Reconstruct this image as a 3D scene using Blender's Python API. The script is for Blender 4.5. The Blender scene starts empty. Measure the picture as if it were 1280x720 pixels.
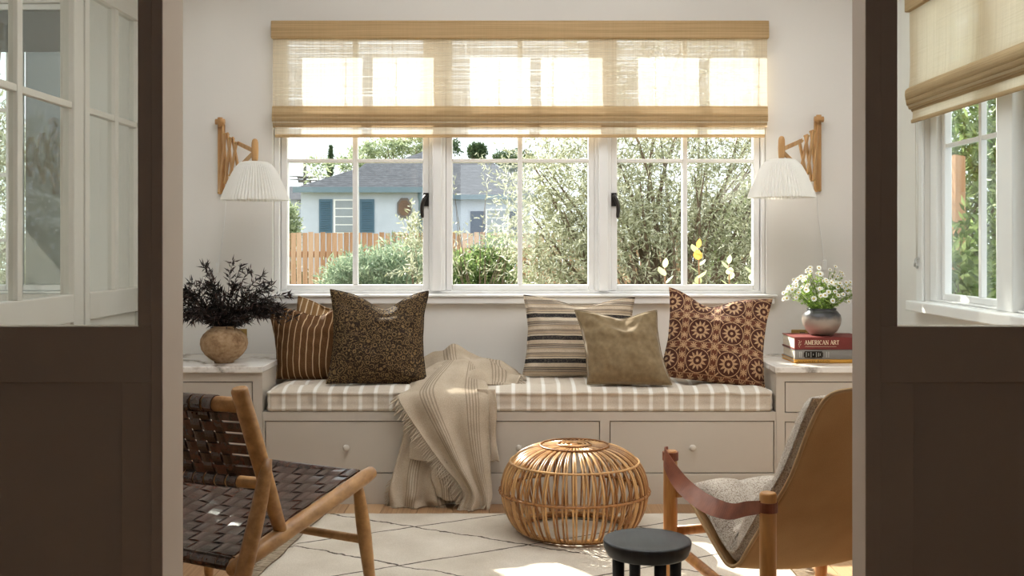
import bpy, math, random
import numpy as np
from mathutils import Vector, Matrix, Euler, noise

random.seed(7)
rng = np.random.default_rng(11)
scene = bpy.context.scene
COL = scene.collection
PI = math.pi

# ------------------------------------------------------------------ camera
F = 1350.0            # focal length in pixels of a 1280 wide frame
VX, VY = 645.0, 305.0
H = 1.04              # lens height above the floor
cam_d = bpy.data.cameras.new('camera')
cam = bpy.data.objects.new('camera', cam_d)
COL.objects.link(cam)
cam.location = (0, 0, H)
cam.rotation_euler = (PI / 2, 0, 0)
cam_d.sensor_width = 36.0
cam_d.lens = F * 36.0 / 1280.0
cam_d.shift_x = -(VX - 640.0) / 1280.0
cam_d.shift_y = (VY - 360.0) / 1280.0
cam_d.clip_start = 0.05
cam_d.clip_end = 300
scene.camera = cam

# ------------------------------------------------------------------ sky
world = bpy.data.worlds.new('sky')
scene.world = world
world.use_nodes = True
bg = world.node_tree.nodes['Background']
bg.inputs['Color'].default_value = (0.90, 0.95, 1.0, 1)
bg.inputs['Strength'].default_value = 2.3

# ------------------------------------------------------------------ sun
sun_d = bpy.data.lights.new('sun', 'SUN')
sun_d.energy = 15.0
sun_d.angle = math.radians(0.6)
sun_d.color = (1.0, 0.93, 0.84)
sun = bpy.data.objects.new('sun', sun_d)
COL.objects.link(sun)
SUN_DIR = Vector((0.775, -1.211, -0.925)).normalized()
sun.rotation_euler = SUN_DIR.to_track_quat('-Z', 'Y').to_euler()
sun.location = (-6, 14, 9)

# ------------------------------------------------------------------ exposure
vs = scene.view_settings
scene.display_settings.display_device = 'sRGB'
vs.view_transform = 'Standard'
vs.look = 'None'
vs.exposure = 0.12
vs.gamma = 1.0
vs.use_curve_mapping = False


def W(px, py, D):
    """pixel of the photograph at depth D -> world point"""
    return Vector(((px - VX) * D / F, D, H - (py - VY) * D / F))


# ------------------------------------------------------------------ node helper
class E:
    """a float socket with arithmetic"""
    def __init__(s, nt, sock):
        s.nt, s.k = nt, sock

    def m(s, op, b=None, c=None):
        n = s.nt.nodes.new('ShaderNodeMath')
        n.operation = op
        for i, q in enumerate((s, b, c)):
            if q is None:
                continue
            if isinstance(q, E):
                s.nt.links.new(q.k, n.inputs[i])
            else:
                n.inputs[i].default_value = float(q)
        return E(s.nt, n.outputs[0])

    def __add__(s, o): return s.m('ADD', o)
    def __radd__(s, o): return s.m('ADD', o)
    def __sub__(s, o): return s.m('SUBTRACT', o)
    def __rsub__(s, o): return (s * -1.0) + o
    def __mul__(s, o): return s.m('MULTIPLY', o)
    def __rmul__(s, o): return s.m('MULTIPLY', o)
    def __truediv__(s, o): return s.m('DIVIDE', o)
    def lt(s, o): return s.m('LESS_THAN', o)
    def gt(s, o): return s.m('GREATER_THAN', o)
    def abs(s): return s.m('ABSOLUTE')
    def frac(s): return s.m('FRACT')
    def sin(s): return s.m('SINE')
    def sqrt(s): return s.m('SQRT')
    def min(s, o): return s.m('MINIMUM', o)
    def max(s, o): return s.m('MAXIMUM', o)
    def atan2(s, o): return s.m('ARCTAN2', o)
    def pingpong(s, o): return s.m('PINGPONG', o)
    def near(s, c, w): return (s - c).abs().lt(w)
    def floor(s): return s.m('FLOOR')


class Mat:
    def __init__(s, name, rough=0.6, spec=0.5):
        s.m = bpy.data.materials.new(name)
        s.m.use_nodes = True
        s.nt = s.m.node_tree
        s.N = s.nt.nodes
        s.L = s.nt.links
        s.b = s.N['Principled BSDF']
        s.out = s.N['Material Output']
        s.b.inputs['Roughness'].default_value = rough
        s.b.inputs['Specular IOR Level'].default_value = spec
        s._obj = None

    def coord(s):
        if s._obj is None:
            s._obj = s.N.new('ShaderNodeTexCoord')
        return s._obj.outputs['Object']

    def xyz(s, vec=None):
        n = s.N.new('ShaderNodeSeparateXYZ')
        s.L.new(vec or s.coord(), n.inputs[0])
        return [E(s.nt, o) for o in n.outputs]

    def noise(s, scale, detail=3, sc=(1, 1, 1), rough=0.5, vec=None):
        mp = s.N.new('ShaderNodeMapping')
        mp.inputs['Scale'].default_value = sc
        s.L.new(vec or s.coord(), mp.inputs[0])
        n = s.N.new('ShaderNodeTexNoise')
        n.inputs['Scale'].default_value = scale
        n.inputs['Detail'].default_value = detail
        n.inputs['Roughness'].default_value = rough
        s.L.new(mp.outputs[0], n.inputs['Vector'])
        return E(s.nt, n.outputs[0])

    def voro(s, scale, feature='F1', sc=(1, 1, 1)):
        mp = s.N.new('ShaderNodeMapping')
        mp.inputs['Scale'].default_value = sc
        s.L.new(s.coord(), mp.inputs[0])
        n = s.N.new('ShaderNodeTexVoronoi')
        n.feature = feature
        n.inputs['Scale'].default_value = scale
        s.L.new(mp.outputs[0], n.inputs['Vector'])
        return E(s.nt, n.outputs['Distance'])

    def ramp(s, fac, stops, interp='LINEAR'):
        n = s.N.new('ShaderNodeValToRGB')
        cr = n.color_ramp
        cr.interpolation = interp
        while len(cr.elements) > 1:
            cr.elements.remove(cr.elements[-1])
        cr.elements[0].position = stops[0][0]
        cr.elements[0].color = (*stops[0][1], 1)
        for p, c in stops[1:]:
            e = cr.elements.new(p)
            e.color = (*c, 1)
        s.L.new(fac.k, n.inputs[0])
        return n.outputs[0]

    def mix(s, fac, a, b):
        n = s.N.new('ShaderNodeMix')
        n.data_type = 'RGBA'
        for i, q in ((6, a), (7, b)):
            if isinstance(q, (tuple, list)):
                n.inputs[i].default_value = (*q, 1)
            else:
                s.L.new(q, n.inputs[i])
        if isinstance(fac, E):
            s.L.new(fac.k, n.inputs[0])
        else:
            n.inputs[0].default_value = fac
        return n.outputs[2]

    def color(s, c):
        if isinstance(c, (tuple, list)):
            s.b.inputs['Base Color'].default_value = (*c, 1)
        else:
            s.L.new(c, s.b.inputs['Base Color'])
        s._c = c
        return s

    def bump(s, h, strength=0.3, dist=0.01):
        n = s.N.new('ShaderNodeBump')
        n.inputs['Strength'].default_value = strength
        n.inputs['Distance'].default_value = dist
        s.L.new(h.k, n.inputs['Height'])
        s.L.new(n.outputs[0], s.b.inputs['Normal'])
        s._n = n.outputs[0]
        return s

    def rand(s):
        n = s.N.new('ShaderNodeObjectInfo')
        return E(s.nt, n.outputs['Random'])

    def island(s):
        n = s.N.new('ShaderNodeNewGeometry')
        return E(s.nt, n.outputs['Random Per Island'])

    def translucent(s, col, fac, transp=0.0):
        """principled mixed with a translucent lobe (and open weave)"""
        t = s.N.new('ShaderNodeBsdfTranslucent')
        if isinstance(col, (tuple, list)):
            t.inputs[0].default_value = (*col, 1)
        else:
            s.L.new(col, t.inputs[0])
        mx = s.N.new('ShaderNodeMixShader')
        if isinstance(fac, E):
            s.L.new(fac.k, mx.inputs[0])
        else:
            mx.inputs[0].default_value = fac
        s.L.new(s.b.outputs[0], mx.inputs[1])
        s.L.new(t.outputs[0], mx.inputs[2])
        o = mx.outputs[0]
        if not isinstance(transp, float) or transp > 0:
            tr = s.N.new('ShaderNodeBsdfTransparent')
            m2 = s.N.new('ShaderNodeMixShader')
            if isinstance(transp, E):
                s.L.new(transp.k, m2.inputs[0])
            else:
                m2.inputs[0].default_value = transp
            s.L.new(o, m2.inputs[1])
            s.L.new(tr.outputs[0], m2.inputs[2])
            o = m2.outputs[0]
        s.L.new(o, s.out.inputs[0])
        return s


def srgb(r, g, b):
    def f(c):
        c /= 255.0
        return c / 12.92 if c <= 0.04045 else ((c + 0.055) / 1.055) ** 2.4
    return (f(r), f(g), f(b))


def mul(c, k):
    return tuple(min(1.0, x * k) for x in c)


def paint(name, c, rough=0.5, var=0.05, scale=3.0, bump=0.04):
    m = Mat(name, rough, 0.35)
    n = m.noise(scale, 4)
    m.color(m.ramp(n, [(0.3, mul(c, 1 - var)), (0.7, mul(c, 1 + var * 0.5))]))
    if bump:
        m.bump(m.noise(180, 2), bump, 0.002)
    return m.m


def wood(name, c1, c2, rough=0.45, sc=(6, 6, 60), scale=1.0, randv=0.0, bump=0.1):
    """sc: high value across the grain, low along it"""
    m = Mat(name, rough, 0.4)
    n = m.noise(scale, 5, sc, 0.6)
    fac = n
    if randv:
        fac = n + (m.rand() - 0.5) * randv
    m.color(m.ramp(fac, [(0.28, c1), (0.72, c2)]))
    m.bump(n, bump, 0.003)
    return m.m


MAT = {}
MAT['wall'] = paint('wall_plaster', (0.80, 0.772, 0.725), 0.85, 0.02, 2.0, 0.08)
MAT['ceiling'] = paint('ceiling_plaster', (0.84, 0.83, 0.81), 0.9, 0.02, 2.0, 0.05)
MAT['trim'] = paint('white_trim_paint', (0.86, 0.85, 0.83), 0.35, 0.02, 4, 0.02)
MAT['cabinet'] = paint('greige_cabinet_paint', (0.565, 0.505, 0.43), 0.42, 0.02, 4, 0.02)
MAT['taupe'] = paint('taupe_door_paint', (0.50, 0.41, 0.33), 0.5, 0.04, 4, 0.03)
MAT['jamb'] = paint('jamb_paint', (0.50, 0.44, 0.38), 0.45, 0.03, 4, 0.03)
MAT['dark_gap'] = paint('dark_shadow_gap', (0.05, 0.04, 0.03), 0.8, 0.02, 4, 0)
MAT['bronze'] = paint('dark_bronze', (0.025, 0.02, 0.017), 0.38, 0.1, 20, 0)
MAT['knob'] = paint('knob_paint', (0.60, 0.55, 0.48), 0.3, 0.02, 8, 0)
MAT['sidepaint'] = paint('cream_door_paint', (0.66, 0.62, 0.56), 0.4, 0.02, 4, 0.02)


def glass(name, tint=(0.96, 0.98, 0.97), refl=1.0):
    m = Mat(name)
    tr = m.N.new('ShaderNodeBsdfTransparent')
    tr.inputs[0].default_value = (*tint, 1)
    gl = m.N.new('ShaderNodeBsdfGlossy')
    gl.inputs['Roughness'].default_value = 0.004
    fr = m.N.new('ShaderNodeLayerWeight')
    fr.inputs[0].default_value = 0.5
    e = (E(m.nt, fr.outputs['Facing']).m('POWER', 5.0) * 0.95 + 0.035) * refl
    mx = m.N.new('ShaderNodeMixShader')
    m.L.new(e.k, mx.inputs[0])
    m.L.new(tr.outputs[0], mx.inputs[1])
    m.L.new(gl.outputs[0], mx.inputs[2])
    m.L.new(mx.outputs[0], m.out.inputs[0])
    return m.m


MAT['glass'] = glass('window_glass', refl=1.2)

# ------------------------------------------------------------------ mesh builder


class MB:
    def __init__(s):
        s.v, s.f, s.s = [], [], []

    def add(s, vs, fs, smooth=False):
        o = len(s.v)
        s.v.extend([tuple(p) for p in vs])
        for f in fs:
            s.f.append(tuple(i + o for i in f))
            s.s.append(smooth)
        return s

    def box(s, x0, x1, y0, y1, z0, z1):
        x0, x1 = min(x0, x1), max(x0, x1)
        y0, y1 = min(y0, y1), max(y0, y1)
        z0, z1 = min(z0, z1), max(z0, z1)
        return s.add([(x0, y0, z0), (x1, y0, z0), (x1, y1, z0), (x0, y1, z0),
                      (x0, y0, z1), (x1, y0, z1), (x1, y1, z1), (x0, y1, z1)],
                     [(0, 3, 2, 1), (4, 5, 6, 7), (0, 1, 5, 4), (1, 2, 6, 5), (2, 3, 7, 6), (3, 0, 4, 7)])

    def obox(s, c, a, b, d):
        """box from centre and three half-axis vectors"""
        c, a, b, d = map(Vector, (c, a, b, d))
        if a.cross(b).dot(d) < 0:
            a = -a
        P = [c + a * i + b * j + d * k for k in (-1, 1) for i, j in ((-1, -1), (1, -1), (1, 1), (-1, 1))]
        return s.add(P, [(0, 3, 2, 1), (4, 5, 6, 7), (0, 1, 5, 4), (1, 2, 6, 5), (2, 3, 7, 6), (3, 0, 4, 7)])

    def prism(s, poly, ax, d0, d1):
        """poly: (a,b) list; ax: function (a,b,d)->point"""
        n = len(poly)
        P = [ax(a, b, d0) for a, b in poly] + [ax(a, b, d1) for a, b in poly]
        F_ = [tuple(range(n))[::-1], tuple(range(n, 2 * n))]
        F_ += [(i, (i + 1) % n, n + (i + 1) % n, n + i) for i in range(n)]
        return s.add(P, F_)

    def tube(s, pts, r, n=8, cap=True, flat=1.0):
        pts = [Vector(p) for p in pts]
        m = len(pts)
        rr = r if isinstance(r, (list, tuple)) else [r] * m
        ref = None
        vs = []
        for i, p in enumerate(pts):
            t = (pts[min(i + 1, m - 1)] - pts[max(i - 1, 0)]).normalized()
            if ref is None:
                ref = Vector((0, 0, 1)) if abs(t.z) < 0.9 else Vector((1, 0, 0))
            a = (ref - t * ref.dot(t)).normalized()
            ref = a
            b = t.cross(a)
            for k in range(n):
                q = 2 * PI * k / n
                vs.append(p + a * math.cos(q) * rr[i] + b * math.sin(q) * rr[i] * flat)
        fs = []
        for i in range(m - 1):
            for k in range(n):
                k2 = (k + 1) % n
                fs.append((i * n + k, i * n + k2, (i + 1) * n + k2, (i + 1) * n + k))
        s.add(vs, fs, True)
        if cap:
            o = len(s.v) - len(vs)
            s.f.append(tuple(o + k for k in range(n))[::-1]); s.s.append(False)
            s.f.append(tuple(o + (m - 1) * n + k for k in range(n))); s.s.append(False)
        return s

    def loop(s, pts, r, n=6):
        """closed tube"""
        pts = [Vector(p) for p in pts]
        m = len(pts)
        c = sum(pts, Vector()) / m
        vs, fs = [], []
        for i, p in enumerate(pts):
            t = (pts[(i + 1) % m] - pts[i - 1]).normalized()
            a = (p - c)
            a = (a - t * a.dot(t)).normalized()
            b = t.cross(a)
            for k in range(n):
                q = 2 * PI * k / n
                vs.append(p + a * math.cos(q) * r + b * math.sin(q) * r)
        for i in range(m):
            for k in range(n):
                k2, j = (k + 1) % n, (i + 1) % m
                fs.append((i * n + k, i * n + k2, j * n + k2, j * n + k))
        return s.add(vs, fs, True)

    def lathe(s, prof, n=32, c=(0, 0, 0), smooth=True, wob=None):
        vs, fs = [], []
        for r, z in prof:
            for k in range(n):
                q = 2 * PI * k / n
                w = wob(q, z) if wob else 1.0
                vs.append((c[0] + r * w * math.cos(q), c[1] + r * w * math.sin(q), c[2] + z))
        for i in range(len(prof) - 1):
            for k in range(n):
                k2 = (k + 1) % n
                fs.append((i * n + k, i * n + k2, (i + 1) * n + k2, (i + 1) * n + k))
        return s.add(vs, fs, smooth)

    def disc(s, c, r, n=32, up=True):
        vs = [(c[0] + r * math.cos(2 * PI * k / n), c[1] + r * math.sin(2 * PI * k / n), c[2]) for k in range(n)]
        f = tuple(range(n))
        return s.add(vs, [f if up else f[::-1]])

    def grid(s, P, smooth=True, flip=False):
        nu, nv = len(P), len(P[0])
        vs = [p for row in P for p in row]
        fs = []
        for i in range(nu - 1):
            for j in range(nv - 1):
                f = (i * nv + j, (i + 1) * nv + j, (i + 1) * nv + j + 1, i * nv + j + 1)
                fs.append(f[::-1] if flip else f)
        return s.add(vs, fs, smooth)

    def ribbon(s, pts, wid, th):
        """pts: centre line; wid: list of half-width vectors; th: half thickness; closed box-section strip"""
        m = len(pts)
        vs, fs = [], []
        for i in range(m):
            p = Vector(pts[i])
            t = (Vector(pts[min(i + 1, m - 1)]) - Vector(pts[max(i - 1, 0)])).normalized()
            w = Vector(wid[i] if isinstance(wid, list) else wid)
            nrm = t.cross(w).normalized() * th
            vs += [p - w - nrm, p + w - nrm, p + w + nrm, p - w + nrm]
        for i in range(m - 1):
            for k in range(4):
                k2 = (k + 1) % 4
                fs.append((i * 4 + k, i * 4 + k2, (i + 1) * 4 + k2, (i + 1) * 4 + k))
        fs.append((3, 2, 1, 0))
        o = (m - 1) * 4
        fs.append((o, o + 1, o + 2, o + 3))
        return s.add(vs, fs, False)

    def mesh(s, name):
        me = bpy.data.meshes.new(name)
        me.from_pydata(s.v, [], s.f)
        me.polygons.foreach_set('use_smooth', s.s)
        me.update()
        return me

    def build(s, name, mat, parent=None, bevel=0, seg=2, solid=0, subsurf=0, recalc=False):
        me = s.mesh(name)
        if recalc:
            import bmesh
            bm = bmesh.new(); bm.from_mesh(me)
            bmesh.ops.recalc_face_normals(bm, faces=bm.faces)
            bm.to_mesh(me); bm.free()
        return link(name, me, mat, parent, bevel, seg, solid, subsurf)


def link(name, me, mat, parent=None, bevel=0, seg=2, solid=0, subsurf=0, loc=None, rot=None):
    if isinstance(mat, str):
        mat = MAT[mat]
    if mat is not None and not me.materials:
        me.materials.append(mat)
    o = bpy.data.objects.new(name, me)
    COL.objects.link(o)
    if parent is not None:
        o.parent = parent
        o.matrix_parent_inverse = winv(parent)
    if loc is not None:
        o.location = loc
    if rot is not None:
        o.rotation_euler = rot
    if solid:
        md = o.modifiers.new('solid', 'SOLIDIFY'); md.thickness = solid; md.offset = 0
    if subsurf:
        md = o.modifiers.new('sub', 'SUBSURF'); md.levels = subsurf; md.render_levels = subsurf
    if bevel:
        md = o.modifiers.new('bevel', 'BEVEL'); md.width = bevel; md.segments = seg
        md.limit_method = 'ANGLE'; md.angle_limit = math.radians(40)
    return o


def wmat(o):
    m = o.matrix_basis.copy()
    if o.parent is not None:
        m = wmat(o.parent) @ o.matrix_parent_inverse @ m
    return m


def winv(o):
    return wmat(o).inverted()


def thing(name, label, cat, loc, group=None):
    o = bpy.data.objects.new(name, None)
    COL.objects.link(o)
    o.empty_display_size = 0.05
    o.location = loc
    return tag(o, label, cat, group)


def tag(o, label, cat, group=None, kind=None):
    o['label'] = label
    o['category'] = cat
    if group:
        o['group'] = group
    if kind:
        o['kind'] = kind
    return o


def struct(o, label=None, cat=None):
    o['kind'] = 'structure'
    if label:
        o['label'] = label
        o['category'] = cat
    return o


def sempty(name, loc, label, cat):
    o = bpy.data.objects.new(name, None)
    COL.objects.link(o)
    o.location = loc
    return struct(o, label, cat)


def cr(P, t):
    """catmull-rom through points P, t in 0..len-1"""
    n = len(P)
    i = min(int(t), n - 2)
    f = t - i
    p0, p1, p2, p3 = P[max(i - 1, 0)], P[i], P[i + 1], P[min(i + 2, n - 1)]
    return 0.5 * ((2 * p1) + (p2 - p0) * f + (2 * p0 - 5 * p1 + 4 * p2 - p3) * f * f + (3 * p1 - p0 - 3 * p2 + p3) * f ** 3)


def crline(P, n):
    P = [Vector(p) for p in P]
    return [cr(P, (len(P) - 1) * i / (n - 1)) for i in range(n)]


def crgrid(rows, nu, nv):
    R = [crline(r, nv) for r in rows]
    out = []
    for i in range(nu):
        t = (len(R) - 1) * i / (nu - 1)
        out.append([cr([r[j] for r in R], t) for j in range(nv)])
    return out

# =================================================================== THE ROOM
XL, XR, YB, YN, YF, ZC = -1.645, 1.60, 4.826, 2.127, 2.25, 2.45
RX = 0.6854
LX = -0.6933


def wall_with_holes(a0, a1, z0, z1, holes, mk):
    """boxes of a wall around rectangular holes; mk(a0,a1,z0,z1)"""
    cuts = sorted(holes)
    a = a0
    for (h0, h1, b0, b1) in cuts:
        if h0 > a:
            mk(a, h0, z0, z1)
        if b0 > z0:
            mk(h0, h1, z0, b0)
        if b1 < z1:
            mk(h0, h1, b1, z1)
        a = h1
    if a < a1:
        mk(a, a1, z0, z1)


WX0, WX1, WZ0, WZ1 = -1.087, 1.119, 0.8166, 2.02
m = MB()
wall_with_holes(-4.2, XR + 0.16, 0, ZC, [(WX0, WX1, WZ0, WZ1), (-3.1, -1.991, WZ0, 2.12)],
                lambda a, b, c, d: m.box(a, b, YB, YB + 0.16, c, d))
struct(m.build('wall_back', 'wall'), 'warm white plaster wall around the wide casement window', 'wall')
m = MB()
RY0, RY1 = 2.42, 4.227
wall_with_holes(YF - 0.1, YB, 0, ZC, [(RY0, RY1, WZ0, WZ1)],
                lambda a, b, c, d: m.box(XR, XR + 0.075, a, b, c, d))
struct(m.build('wall_right', 'wall'), 'white side wall with the blind-covered window', 'wall')
m = MB()
wall_with_holes(YF - 0.1, YB, 0, ZC, [(2.62, 4.80, 0.0, 2.12)],
                lambda a, b, c, d: m.box(XL - 0.1, XL, a, b, c, d))
struct(m.build('wall_left', 'wall'), 'white side wall around the glazed doors', 'wall')

# ---- ceiling; unseen opal skylight added to brighten the room
SKY = (-0.98, 1.32, 2.42, 4.15)
m = MB()
m.box(-4.2, SKY[0], YF - 0.1, YB + 0.16, ZC, ZC + 0.15)
m.box(SKY[1], XR + 0.16, YF - 0.1, YB + 0.16, ZC, ZC + 0.15)
m.box(SKY[0], SKY[1], YF - 0.1, SKY[2], ZC, ZC + 0.15)
m.box(SKY[0], SKY[1], SKY[3], YB + 0.16, ZC, ZC + 0.15)
struct(m.build('ceiling', 'ceiling'), 'white plaster ceiling around the added opal skylight', 'ceiling')
op = Mat('added_skylight_opal', 0.4)
op.color((0.9, 0.9, 0.9))
op.translucent((0.93, 0.94, 0.95), 0.92)
sk = sempty('added_skylight', (0, 3.4, ZC), 'added opal skylight that brightens the room from above', 'skylight')
m = MB(); m.box(SKY[0], SKY[1], SKY[2], SKY[3], ZC + 0.10, ZC + 0.11)
m.build('pane', op.m, sk)
m = MB()
for q in (-0.2, 0.55):
    m.box(q - 0.02, q + 0.02, SKY[2], SKY[3], ZC + 0.06, ZC + 0.098)
m.build('frame', 'trim', sk)

# ---- camera-side room (dim)
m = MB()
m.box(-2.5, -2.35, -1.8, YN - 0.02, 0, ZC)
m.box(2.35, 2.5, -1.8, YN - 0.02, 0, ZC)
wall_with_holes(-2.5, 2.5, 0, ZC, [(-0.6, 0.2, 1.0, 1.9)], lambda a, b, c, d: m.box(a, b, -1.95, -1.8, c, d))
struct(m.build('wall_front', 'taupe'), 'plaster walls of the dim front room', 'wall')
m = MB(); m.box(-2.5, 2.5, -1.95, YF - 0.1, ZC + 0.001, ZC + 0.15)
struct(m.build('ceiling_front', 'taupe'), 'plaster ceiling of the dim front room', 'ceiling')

# ---- floor: oak boards
MAT['oak'] = wood('oak_floor', srgb(140, 104, 72), srgb(186, 150, 112), 0.42, (26, 1.6, 26), 1.0, 0.55, 0.08)
m = MB(); m.box(-4.2, 2.5, -1.95, YB + 0.16, -0.12, -0.015)
fl = struct(m.build('floor', 'dark_gap'), 'oak board floor under the rug and chairs', 'floor')
pm = MB(); pm.box(0, 1, 0, 1, -0.0145, 0)
pme = pm.mesh('plank'); pme.materials.append(MAT['oak'])
x = XL
k = 0
while x < XR - 0.01:
    wd = min(0.14, XR - x)
    y = 2.0 - random.uniform(0, 1.1)
    while y < YB:
        ln = random.uniform(1.2, 1.9)
        y0, y1 = max(y, 1.9), min(y + ln, YB)
        if y1 - y0 > 0.05:
            o = link('plank', pme, None, fl, loc=(x + 0.001, y0 + 0.001, 0))
            o.scale = (wd - 0.002, y1 - y0 - 0.002, 1)
        y += ln
    x += 0.14
m = MB(); m.box(XL - 2.5, XL, 1.9, YB, -0.014, 0); m.box(-2.4, 2.4, -1.8, 1.899, -0.014, 0)
m.build('board_area', 'oak', fl)

# ---- left neighbour room shell
m = MB()
wall_with_holes(YF - 0.1, YB, 0, ZC, [(2.4, 4.4, 0.5, 2.2)], lambda a, b, c, d: m.box(-4.35, -4.2, a, b, c, d))
m.box(-4.2, XL - 0.1, YF - 0.2, YF - 0.1, 0, ZC)
struct(m.build('wall_side_room', 'wall'), 'white wall of the room beyond the glazed doors', 'wall')


# ---- windows -------------------------------------------------------
def casement(name, label, mp, g0, g1, zb, zt, muntins, zmun, d0, handle=None, stile=0.028, dout=0.03):
    """mp(a,d,z)->world; glass from g0..g1, zb..zt at depth d0"""
    def bx(mb, a0, a1, da, db, z0, z1):
        p, q = mp(a0, da, z0), mp(a1, db, z1)
        mb.box(p[0], q[0], p[1], q[1], p[2], q[2])
    root = sempty(name, mp((g0 + g1) / 2, d0, zb), label, 'window')
    m = MB()
    a, b = g0 - stile, g1 + stile
    bx(m, a, g0, d0 - 0.02, d0 + dout, zb - 0.025, zt + 0.03)
    bx(m, g1, b, d0 - 0.02, d0 + dout, zb - 0.025, zt + 0.03)
    bx(m, g0, g1, d0 - 0.02, d0 + dout, zb - 0.025, zb)
    bx(m, g0, g1, d0 - 0.02, d0 + dout, zt, zt + 0.03)
    m.build('sash', 'trim', root, bevel=0.004)
    hw = 0.011
    mu = MB()
    for q in muntins:
        bx(mu, q - hw, q + hw, d0 - 0.016, d0 + dout - 0.004, zb, zt)
    mu.build('muntin', 'trim', root, bevel=0.003)
    mu = MB()
    for z in zmun:
        xs = [g0] + list(muntins) + [g1]
        for i in range(len(xs) - 1):
            bx(mu, xs[i] + (hw if i else 0), xs[i + 1] - (hw if i < len(xs) - 2 else 0), d0 - 0.0155, d0 + dout - 0.0045, z - 0.008, z + 0.008)
    mu.build('muntin', 'trim', root, bevel=0.003)
    xs = [g0] + list(muntins) + [g1]
    zs = [zb] + list(zmun) + [zt]
    for i in range(len(xs) - 1):
        for j in range(len(zs) - 1):
            p = MB()
            bx(p, xs[i] + 0.004, xs[i + 1] - 0.004, d0 + 0.003, d0 + 0.007, zs[j] + 0.003, zs[j + 1] - 0.003)
            p.build('pane', 'glass', root)
    if handle:
        ha, hz, sgn = handle
        hm = MB()
        # back plate and curved lever
        q0 = mp(ha, d0 - 0.022, hz)
        bx(hm, ha - 0.012, ha + 0.012, d0 - 0.028, d0 - 0.02, hz - 0.015, hz + 0.045)
        pts = [mp(ha, d0 - 0.03, hz + 0.03), mp(ha, d0 - 0.055, hz + 0.027), mp(ha + sgn * 0.012, d0 - 0.062, hz + 0.0),
               mp(ha + sgn * 0.016, d0 - 0.056, hz - 0.03), mp(ha + sgn * 0.014, d0 - 0.05, hz - 0.068)]
        hm.tube(crline(pts, 12), [0.007, 0.008, 0.0085, 0.009, 0.009, 0.009, 0.009, 0.009, 0.009, 0.0085, 0.008, 0.006], 8)
        hm.build('handle', 'bronze', root)
    return root


def mpb(a, d, z): return Vector((a, YB + d, z))
def mpr(a, d, z): return Vector((XR + d, a, z))


GZ0, GZ1, MZ = 0.856, 1.965, 1.4157
w1 = casement('window_1', 'white two-by-two casement facing the blue shuttered house', mpb, -1.031, -0.420, GZ0, GZ1, [-0.726], [MZ], 0.06, (-0.405, 1.225, -1))
w2 = casement('window_2', 'white centre casement without a handle', mpb, -0.288, 0.326, GZ0, GZ1, [0.018], [MZ], 0.06)
w3 = casement('window_3', 'white two-by-two casement filled by the olive tree', mpb, 0.456, 1.070, GZ0, GZ1, [0.762], [MZ], 0.06, (0.441, 1.225, 1))
# outer frame and mullion posts
m = MB()
m.box(WX0 + 0.001, -1.061, YB + 0.02, YB + 0.13, WZ0 + 0.001, WZ1 - 0.001)
m.box(1.100, WX1 - 0.001, YB + 0.02, YB + 0.13, WZ0 + 0.001, WZ1 - 0.001)
m.box(-1.061, 1.100, YB + 0.025, YB + 0.13, WZ0 + 0.001, 0.829)
m.box(-1.061, 1.100, YB + 0.025, YB + 0.13, 1.996, WZ1 - 0.001)
for c in (-0.354, 0.391):
    m.box(c - 0.037, c + 0.037, YB + 0.03, YB + 0.13, 0.829, 1.996)
    m.box(c - 0.021, c + 0.021, YB + 0.006, YB + 0.029, 0.829, 1.996)
struct(m.build('trim_1', 'trim', bevel=0.004), 'white window frame and mullion posts', 'window frame')
m = MB()
m.box(-1.165, 1.16, YB - 0.040, YB - 0.0005, 0.804, 0.8155)
m.box(-1.155, 1.15, YB - 0.03, YB - 0.0005, 0.774, 0.8035)
m.box(WX0 + 0.001, WX1 - 0.001, YB, YB + 0.024, WZ0 - 0.006, WZ0 + 0.002)
struct(m.build('trim_2', 'trim', bevel=0.004), 'white window sill and apron above the seat', 'window sill')

# side window in the right wall
w5 = sempty('window_5', (XR, 3.3, WZ0), 'white divided window under the half-lowered side blind', 'window')
casement('window_7', 'white side casement beside the bead chain', mpr, 3.632, 4.135, GZ0 - 0.006, GZ1, [3.83], [MZ], 0.06, dout=0.010)
casement('window_8', 'white side casement next to the door panel', mpr, 2.95, 3.46, GZ0 - 0.006, GZ1, [3.2], [MZ], 0.06, dout=0.010)
m = MB()
m.box(XR + 0.02, XR + 0.073, 4.164, RY1 - 0.001, WZ0 + 0.001, WZ1 - 0.001)
m.box(XR + 0.002, XR + 0.073, 3.488, 3.604, WZ0 + 0.001, WZ1 - 0.001)
m.box(XR + 0.002, XR + 0.073, RY0 + 0.001, 2.92, WZ0 + 0.001, WZ1 - 0.001)
m.box(XR + 0.02, XR + 0.073, 2.92, 4.164, WZ0 + 0.001, 0.8255)
m.box(XR + 0.02, XR + 0.073, 2.92, 4.164, 1.996, WZ1 - 0.001)
m.build('frame', 'trim', w5, bevel=0.004)
m = MB()
m.box(XR - 0.05, XR - 0.0005, 2.4, 4.30, 0.776, 0.8155)
m.box(XR - 0.0005, XR + 0.02, RY0, RY1, WZ0 - 0.02, WZ0 + 0.001)
struct(m.build('trim_3', 'trim', bevel=0.004), 'white sill under the side window', 'window sill')
m = MB()
m.box(XR - 0.012, XR - 0.0005, RY1, RY1 + 0.055, 0.816, 2.1)
m.box(XR - 0.006, XR - 0.0005, RY1 + 0.055, RY1 + 0.075, 0.816, 2.1)
struct(m.build('trim_4', 'trim', bevel=0.003), 'white casing board beside the side window', 'casing')

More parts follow.
